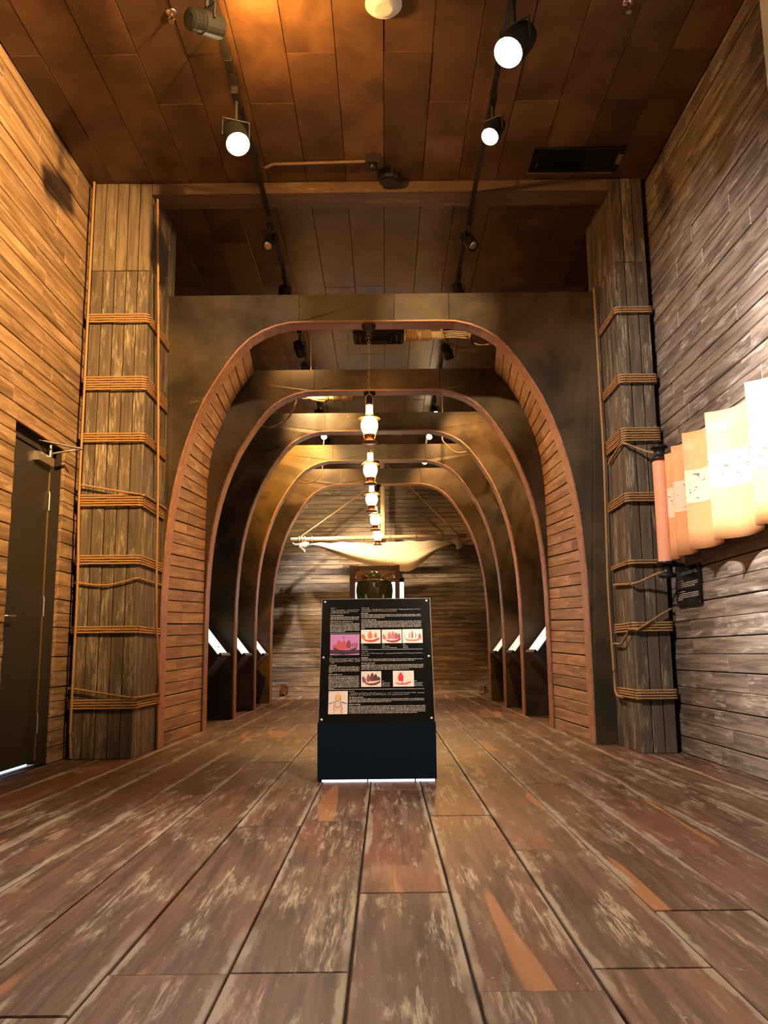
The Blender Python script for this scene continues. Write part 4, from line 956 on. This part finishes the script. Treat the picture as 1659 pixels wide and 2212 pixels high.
for sx_, sy_, lb in ((-1.27, 4.68, 'chrome sprinkler head on the ceiling near the door wall'), (1.52, 4.64, 'chrome sprinkler head on the ceiling near the scroll wall')):
    s_ = empty('sprinkler', (sx_, sy_, ZC - 0.004), lb, 'sprinkler', 'ceiling sprinklers')
    mb = MB(); mb.lathe([(0.036, 0), (0.034, -0.006), (0.014, -0.010)], 18); mb.build('escutcheon', 'sprk', s_)
    mb = MB(); mb.lathe([(0.009, -0.010), (0.009, -0.028)], 10); mb.tube([(0.009, 0, -0.026), (0.02, 0, -0.042), (0.004, 0, -0.06)], 0.003, 6); mb.tube([(-0.009, 0, -0.026), (-0.02, 0, -0.042), (-0.004, 0, -0.06)], 0.003, 6); mb.build('frame', 'copper', s_)
    mb = MB(); mb.lathe([(0.018, -0.060), (0.018, -0.063)], 14); mb.build('deflector', 'sprk', s_)
ht = empty('ceiling_hatch', (1.56, 6.31, ZC - 0.01), 'dark rectangular ceiling hatch before the beam', 'hatch')
mb = MB(); mb.cbox((0, 0, 0), (0.72, 0.34, 0.012), 0.002); M4 = Matrix(((1, 0, 0), (0, -1, 0), (0, 0, -1))).to_4x4(); M4.translation = (1.21, 6.48, ZC - 0.006); hp = mb.build('hatch_panel', 'signblack', mat=M4); under(hp, ht)
mb = MB(); mb.box((1.205, 6.478, ZC - 0.022), (1.90, 6.490, ZC - 0.006)); under(mb.build('edge_strip', 'beam'), ht)
mb = MB(); mb.box((1.885, 6.22, ZC - 0.022), (1.925, 6.36, ZC - 0.0185)); under(mb.build('hinge_plate', 'steel'), ht)
mb = MB(); mb.tube([(1.255, 6.40, ZC - 0.019), (1.255, 6.40, ZC - 0.028), (1.265, 6.34, ZC - 0.028), (1.265, 6.34, ZC - 0.019)], 0.004, 6); under(mb.build('pull', 'black'), ht)
vt = empty('air_diffuser', (-0.045, 10.16, ZC - 0.01), 'square black air diffuser on the ceiling over the vault', 'vent')
for k in range(4):
    s = 0.30 - k * 0.065; d_ = 0.20 - k * 0.045; zz = ZC - 0.008 - k * 0.004
    mb = MB()
    for lo, hi in (((-s, -d_), (s, -d_ + 0.02)), ((-s, d_ - 0.02), (s, d_)), ((-s, -d_), (-s + 0.02, d_)), ((s - 0.02, -d_), (s, d_))):
        mb.box((lo[0] - 0.045, lo[1] + 10.16, zz - 0.02), (hi[0] - 0.045, hi[1] + 10.16, zz))
    under(mb.build('louvre', 'backing'), vt)
mb = MB(); mb.box((-0.36, 9.95, ZC - 0.0075), (0.27, 10.37, ZC - 0.006)); under(mb.build('back_plate', 'backing'), vt)

# ------------------------------------------------------------------ rope-wrapped spars and hanging ropes in the vault
s1 = empty('wrapped_spar', (0.6, 8.3, 3.93), 'rope-wrapped spar slung above the second rib on the hatch side', 'spar', 'rope-wrapped spars slung in the vault')
mb = MB(); mb.tube([(0.23, 8.3, 3.945), (0.62, 8.3, 3.945)], 0.042, 14); under(mb.build('spar_core', 'spar'), s1)
for a, n in ((0.235, 9), (0.40, 7)):
    mb = MB()
    for k in range(n):
        mb.tube([(a + k * 0.0145, 8.3 + 0.05 * math.cos(t), 3.945 + 0.05 * math.sin(t)) for t in [2 * math.pi * j / 14 for j in range(14)]], 0.0085, 6, closed=True)
    under(mb.build('rope_binding', 'rope'), s1)
for k in range(4):
    mb = MB(); mb.tube([(0.5, 8.27 + 0.02 * k, 3.965 - 0.014 * k), (0.72, 8.27 + 0.02 * k, 3.975 - 0.013 * k), (0.90, 8.28 + 0.02 * k, 3.96 - 0.012 * k)], 0.008, 6); under(mb.build('bundle_rod', 'spar'), s1)
for a in (0.28, 0.60):
    mb = MB(); mb.tube([(a, 8.3, 3.99), (a, 8.3, ZC - 0.006)], 0.005, 6); under(mb.build('hanger', 'rope'), s1)
r_ = rope_obj('hanging_rope', smooth_path([(0.60, 8.23, 4.00), (0.615, 8.22, 3.91), (0.655, 8.20, 3.83), (0.735, 8.20, 3.775), (0.84, 8.22, 3.77), (0.91, 8.24, 3.82), (0.905, 8.25, 3.87), (0.85, 8.25, 3.925), (0.83, 8.25, 3.965)], 0.02), 0.017); tag(r_, 'looped rope drooping from the spar above the second rib', 'rope', 'ropes hanging in the vault')
r_ = rope_obj('hanging_rope', smooth_path([(0.93, 8.4, 3.90), (0.99, 8.4, 3.875), (1.06, 8.4, 3.875), (1.13, 8.42, 3.89), (1.25, 8.5, 3.93), (1.30, 8.86, 3.84), (1.31, 8.93, 3.79)], 0.02), 0.009); tag(r_, 'thin rope trailing over the second rib on the hatch side', 'rope', 'ropes hanging in the vault')
s2 = empty('wrapped_spar', (-0.6, 10.1, 3.84), 'rope-wrapped spar slung behind the second rib on the door side', 'spar', 'rope-wrapped spars slung in the vault')
mb = MB(); mb.tube([(-1.0, 10.1, 3.845), (-0.37, 10.1, 3.84)], 0.032, 14); under(mb.build('spar_core', 'spar'), s2)
for a, n in ((-0.44, 6), (-0.60, 7), (-0.70, 3)):
    mb = MB()
    for k in range(n):
        mb.tube([(a + k * 0.0135, 10.1 + 0.04 * math.cos(t), 3.842 + 0.04 * math.sin(t)) for t in [2 * math.pi * j / 12 for j in range(12)]], 0.008, 6, closed=True)
    under(mb.build('rope_binding', 'rope'), s2)
for a in (-0.88, -0.42):
    mb = MB(); mb.tube([(a, 10.1, 3.87), (a, 10.1, ZC - 0.006)], 0.005, 6); under(mb.build('hanger', 'rope'), s2)
r_ = rope_obj('hanging_rope', smooth_path([(-0.70, 10.06, 3.79), (-0.80, 10.05, 3.80), (-0.93, 10.05, 3.835), (-1.02, 10.05, 3.84), (-1.06, 10.05, 3.78), (-1.085, 10.06, 3.70), (-1.15, 10.08, 3.60), (-1.26, 10.1, 3.525), (-1.376, 10.1, 3.48), (-1.472, 10.1, 3.505), (-1.53, 10.12, 3.52), (-1.60, 10.40, 3.545), (-1.61, 10.53, 3.55)], 0.02), 0.015, far=False); tag(r_, 'thick pale rope dropping from the spar behind the second rib', 'rope', 'ropes hanging in the vault')
r_ = rope_obj('hanging_rope', smooth_path([(-0.90, 13.1, ZC - 0.01), (-0.93, 13.0, 4.0), (-0.945, 13.0, 3.63), (-0.981, 13.0, 3.507), (-1.066, 13.0, 3.413), (-1.195, 13.0, 3.37), (-1.317, 13.0, 3.394), (-1.5, 13.3, 3.45), (-1.6, 13.79, 3.55)], 0.03), 0.009, far=True); tag(r_, 'thin dark rope drooping before the last rib on the door side', 'rope', 'ropes hanging in the vault')
r_ = rope_obj('hanging_rope', smooth_path([(0.84, 11.7, ZC - 0.012), (0.84, 11.7, 4.0), (0.83, 11.7, 3.72), (0.871, 11.7, 3.657), (0.953, 11.7, 3.563), (1.049, 11.7, 3.522), (1.192, 11.7, 3.533), (1.35, 11.9, 3.55), (1.45, 12.14, 3.58)], 0.03), 0.010, far=True); tag(r_, 'thin rope drooping before the fourth rib on the hatch side', 'rope', 'ropes hanging in the vault')

# ------------------------------------------------------------------ sail on the back wall
YS = 15.6
sl = empty('hung_sail', (-0.1, YS, 2.8), 'cream canvas sail slung below a bamboo yard on the back wall', 'sail')
mb = MB(); mb.tube(line_path([(-1.72, YS, 2.845), (1.53, YS, 2.88)], 0.2), lambda t: 0.042 - 0.006 * abs(2 * t - 1), 14); under(mb.build('yard', 'spar'), sl)
nu, nv = 64, 20; vs_ = []
tl, tr = Vector((-1.38, 0, 2.775)), Vector((1.27, 0, 2.80))
bot = [(0.0, 2.74), (0.12, 2.60), (0.28, 2.42), (0.42, 2.31), (0.52, 2.255), (0.62, 2.20), (0.70, 2.195), (0.80, 2.40), (0.90, 2.60), (1.0, 2.74)]
def botz(u):
    for (a, za), (b, zb) in zip(bot, bot[1:]):
        if a <= u <= b:
            t = (u - a) / (b - a); return za + (zb - za) * t
    return 2.74
def botx(u): return tl.x + (tr.x - tl.x) * (0.02 + 0.97 * u)
def sail_pt(u, v):
    top = tl.lerp(tr, u); top.z -= 0.018 * (0.5 + 0.5 * math.cos(u * 2 * math.pi * 6.5)) + 0.05 * math.sin(math.pi * min(1, max(0, (u - 0.2) / 0.5))) ** 4 * abs(math.sin(u * 20))
    bz = sum(botz(min(1, max(0, u + d))) for d in (-0.03, 0, 0.03)) / 3
    x = top.x + (botx(u) - top.x) * v; z = top.z + (bz - top.z) * v
    bulge = 0.44 * math.sin(math.pi * u) ** 0.8 * math.sin(math.pi * (0.04 + 0.60 * v))
    # folds running to the right-hand corner
    fold = 0.035 * math.sin(v * 13 + (1 - u) * 6) * max(0, (u - 0.35)) * v + 0.02 * math.sin(v * 9 - u * 3) * v
    return (x, YS - 0.03 - bulge + fold, z)
for side in (0, 1):
    for i in range(nu + 1):
        for j in range(nv + 1):
            p = sail_pt(i / nu, j / nv); vs_.append((p[0], p[1] + side * 0.004, p[2]))
w = nv + 1; m = (nu + 1) * w; fs_ = []
for i in range(nu):
    for j in range(nv):
        a = i * w + j; fs_.append((a, a + 1, a + w + 1, a + w)); fs_.append((m + a, m + a + w, m + a + w + 1, m + a + 1))
mb = MB(); mb.add(vs_, fs_, True); under(mb.build('canvas', 'canvas'), sl)
for (cx_, cz_, s_) in ((-1.50, 2.69, -1), (1.37, 2.72, 1)):
    mb = MB(); c0 = Vector((cx_ - s_ * 0.12, YS - 0.05, cz_ + 0.06))
    mb.tube(smooth_path([c0, c0 + Vector((s_ * 0.08, -0.02, -0.02)), c0 + Vector((s_ * 0.13, -0.03, -0.07)), c0 + Vector((s_ * 0.10, -0.03, -0.12)), c0 + Vector((s_ * 0.075, -0.03, -0.155))], 0.02), lambda t: 0.02 + 0.05 * math.sin(math.pi * min(1, t * 0.95 + 0.05)), 10); under(mb.build('knotted_corner', 'canvas'), sl)
    mb = MB(); mb.tube(smooth_path([c0, c0 + Vector((s_ * 0.10, -0.01, 0.0)), c0 + Vector((s_ * 0.25, 0, -0.005)), c0 + Vector((s_ * 0.30, 0.0, 0.03))], 0.02), lambda t: 0.03 * (1 - t) + 0.008, 8); under(mb.build('knot_tail', 'canvas'), sl)
for u in (0.02, 0.2, 0.38, 0.56, 0.74, 0.92):
    x_ = tl.x + (tr.x - tl.x) * u; zc = 2.845 + 0.035 * (x_ + 1.72) / 3.25
    mb = MB(); mb.tube([(x_, YS + 0.049 * math.cos(t), zc - 0.008 + 0.056 * math.sin(t)) for t in [2 * math.pi * j / 14 for j in range(14)]], 0.007, 6, closed=True); under(mb.build('lacing', 'rope'), sl)
for x_, s_ in ((-1.46, -1), (1.36, 1)):
    for k in range(3):
        zc = 2.845 + 0.035 * (x_ + 1.72) / 3.25
        mb = MB(); mb.tube([(x_ + 0.05 * k * s_, YS + 0.05 * math.cos(t), zc + 0.05 * math.sin(t)) for t in [2 * math.pi * j / 14 for j in range(14)]], 0.012, 6, closed=True); under(mb.build('lacing', 'rope'), sl)
ms = MB(); ms.tube([(-0.02, YS + 0.09, 0.0), (-0.02, YS + 0.09, ZC - 0.006)], 0.048, 16)
tag(ms.build('mast', 'mast'), 'pale upright mast behind the sail yard', 'mast')
for a, b, lb in (((-0.10, YS + 0.06, 3.93), (-1.53, YS, 2.895), 'stay rope from mast to yard end on the door side'), ((0.06, YS + 0.06, 4.25), (1.34, YS, 2.92), 'stay rope from mast to yard end on the hatch side')):
    o = rope_obj('stay_rope', line_path([a, b], 0.1), 0.012, far=True); tag(o, lb, 'rope', 'stay ropes of the sail yard')

# ------------------------------------------------------------------ glazed jar in a lashed timber frame
YJ = 11.3
js = empty('jar_stand', (-0.13, YJ, 0), 'lashed timber stand holding the green jar behind the information board', 'stand')
for x_ in (-0.425, 0.165):
    for yy in (YJ - 0.25, YJ + 0.25):
        mb = MB(); mb.cbox((x_ - 0.027, yy - 0.027, 0), (x_ + 0.027, yy + 0.027, 1.885), 0.003); under(mb.build('post', 'stand'), js)
for yy in (YJ - 0.25, YJ + 0.25):
    mb = MB(); mb.box((-0.398, yy - 0.022, 1.825), (0.138, yy + 0.022, 1.878)); under(mb.build('rail', 'stand'), js)
    mb = MB(); mb.box((-0.398, yy - 0.022, 1.14), (0.138, yy + 0.022, 1.19)); under(mb.build('rail', 'stand'), js)
for x_ in (-0.425, 0.165):
    mb = MB(); mb.box((x_ - 0.02, YJ - 0.223, 1.825), (x_ + 0.02, YJ + 0.223, 1.875)); under(mb.build('rail', 'stand'), js)
mb = MB(); mb.box((-0.398, YJ - 0.27, 1.19), (0.138, YJ + 0.27, 1.215)); under(mb.build('shelf', 'stand'), js)
for x_, s_ in ((-0.37, -1), (0.11, 1)):
    for k in range(3):
        mb = MB(); mb.tube([(x_ + s_ * -0.018 * k, YJ - 0.25 + 0.034 * math.cos(t), 1.852 + 0.036 * math.sin(t)) for t in [2 * math.pi * j / 10 for j in range(10)]], 0.008, 6, closed=True); under(mb.build('lashing', 'cord'), js)
    for k in range(5):
        mb = MB(); a = Vector((x_ - s_ * 0.0, YJ - 0.22 + 0.03 * k, 1.80 - 0.018 * k)); b = Vector((x_ - s_ * 0.17, YJ - 0.1 + 0.03 * k, 1.725 - 0.012 * k))
        if s_ > 0: b.z -= 0.01 * k
        mb.tube(smooth_path([a, (a + b) / 2 + Vector((0, -0.01, 0.014)), b], 0.03), 0.010, 6); under(mb.build('brace_cord', 'cord'), js)
jr = empty('glazed_jar', (-0.136, YJ - 0.02, 1.215), 'round olive green glazed jar with lid in the timber stand', 'jar')
mb = MB(); mb.lathe([(0.11, 0.0), (0.16, 0.06), (0.205, 0.16), (0.235, 0.28), (0.242, 0.36), (0.236, 0.43), (0.222, 0.468), (0.226, 0.474), (0.222, 0.482), (0.19, 0.497), (0.14, 0.507), (0.10, 0.512)], 40); mb.build('body', 'glaze', jr)
mb = MB()
for k in range(40):
    a = 2 * math.pi * k / 40; mb.lathe([(0.001, -0.007), (0.006, -0.004), (0.007, 0), (0.006, 0.004), (0.001, 0.007)], 6, (0.226 * math.cos(a), 0.226 * math.sin(a), 0.474))
o = mb.build('beaded_ring', 'glaze', jr); o['kind'] = 'stuff'
mb = MB(); mb.lathe([(0.098, 0.512), (0.105, 0.53), (0.096, 0.555), (0.072, 0.59), (0.045, 0.61), (0.028, 0.615), (0.03, 0.628), (0.02, 0.645), (0.004, 0.65)], 28); mb.build('lid', 'glaze', jr)

# ------------------------------------------------------------------ wall sockets near the floor at the back
sk = empty('wall_socket', (-1.87, YB - 0.03, 0.05), 'dark wall socket with a dangling coiled cable on the back wall', 'socket')
mb = MB(); mb.cbox((-0.065, -0.03, 0), (0.065, 0.0, 0.18), 0.003); b_ = mb.build('box', 'copper', sk); 
mb = MB(); mb.tube(smooth_path([(0.02, -0.035, 0.16), (0.07, -0.06, 0.13), (0.05, -0.05, 0.07), (0.0, -0.06, 0.02), (0.05, -0.09, -0.03), (0.10, -0.12, -0.04), (0.05, -0.16, -0.042), (0.02, -0.10, -0.042), (0.10, -0.08, -0.042)], 0.02), 0.007, 6); mb.build('cable', 'stand', sk)
sk2 = empty('wall_socket', (1.755, YB - 0.03, 0.02), 'small wooden socket box on the back wall near the last rib', 'socket')
mb = MB(); mb.cbox((-0.05, -0.06, 0), (0.05, 0.0, 0.19), 0.003); mb.build('box', 'stand', sk2); mb = MB(); mb.box((-0.03, -0.064, 0.06), (0.03, -0.0605, 0.14)); mb.build('face_plate', 'copper', sk2)
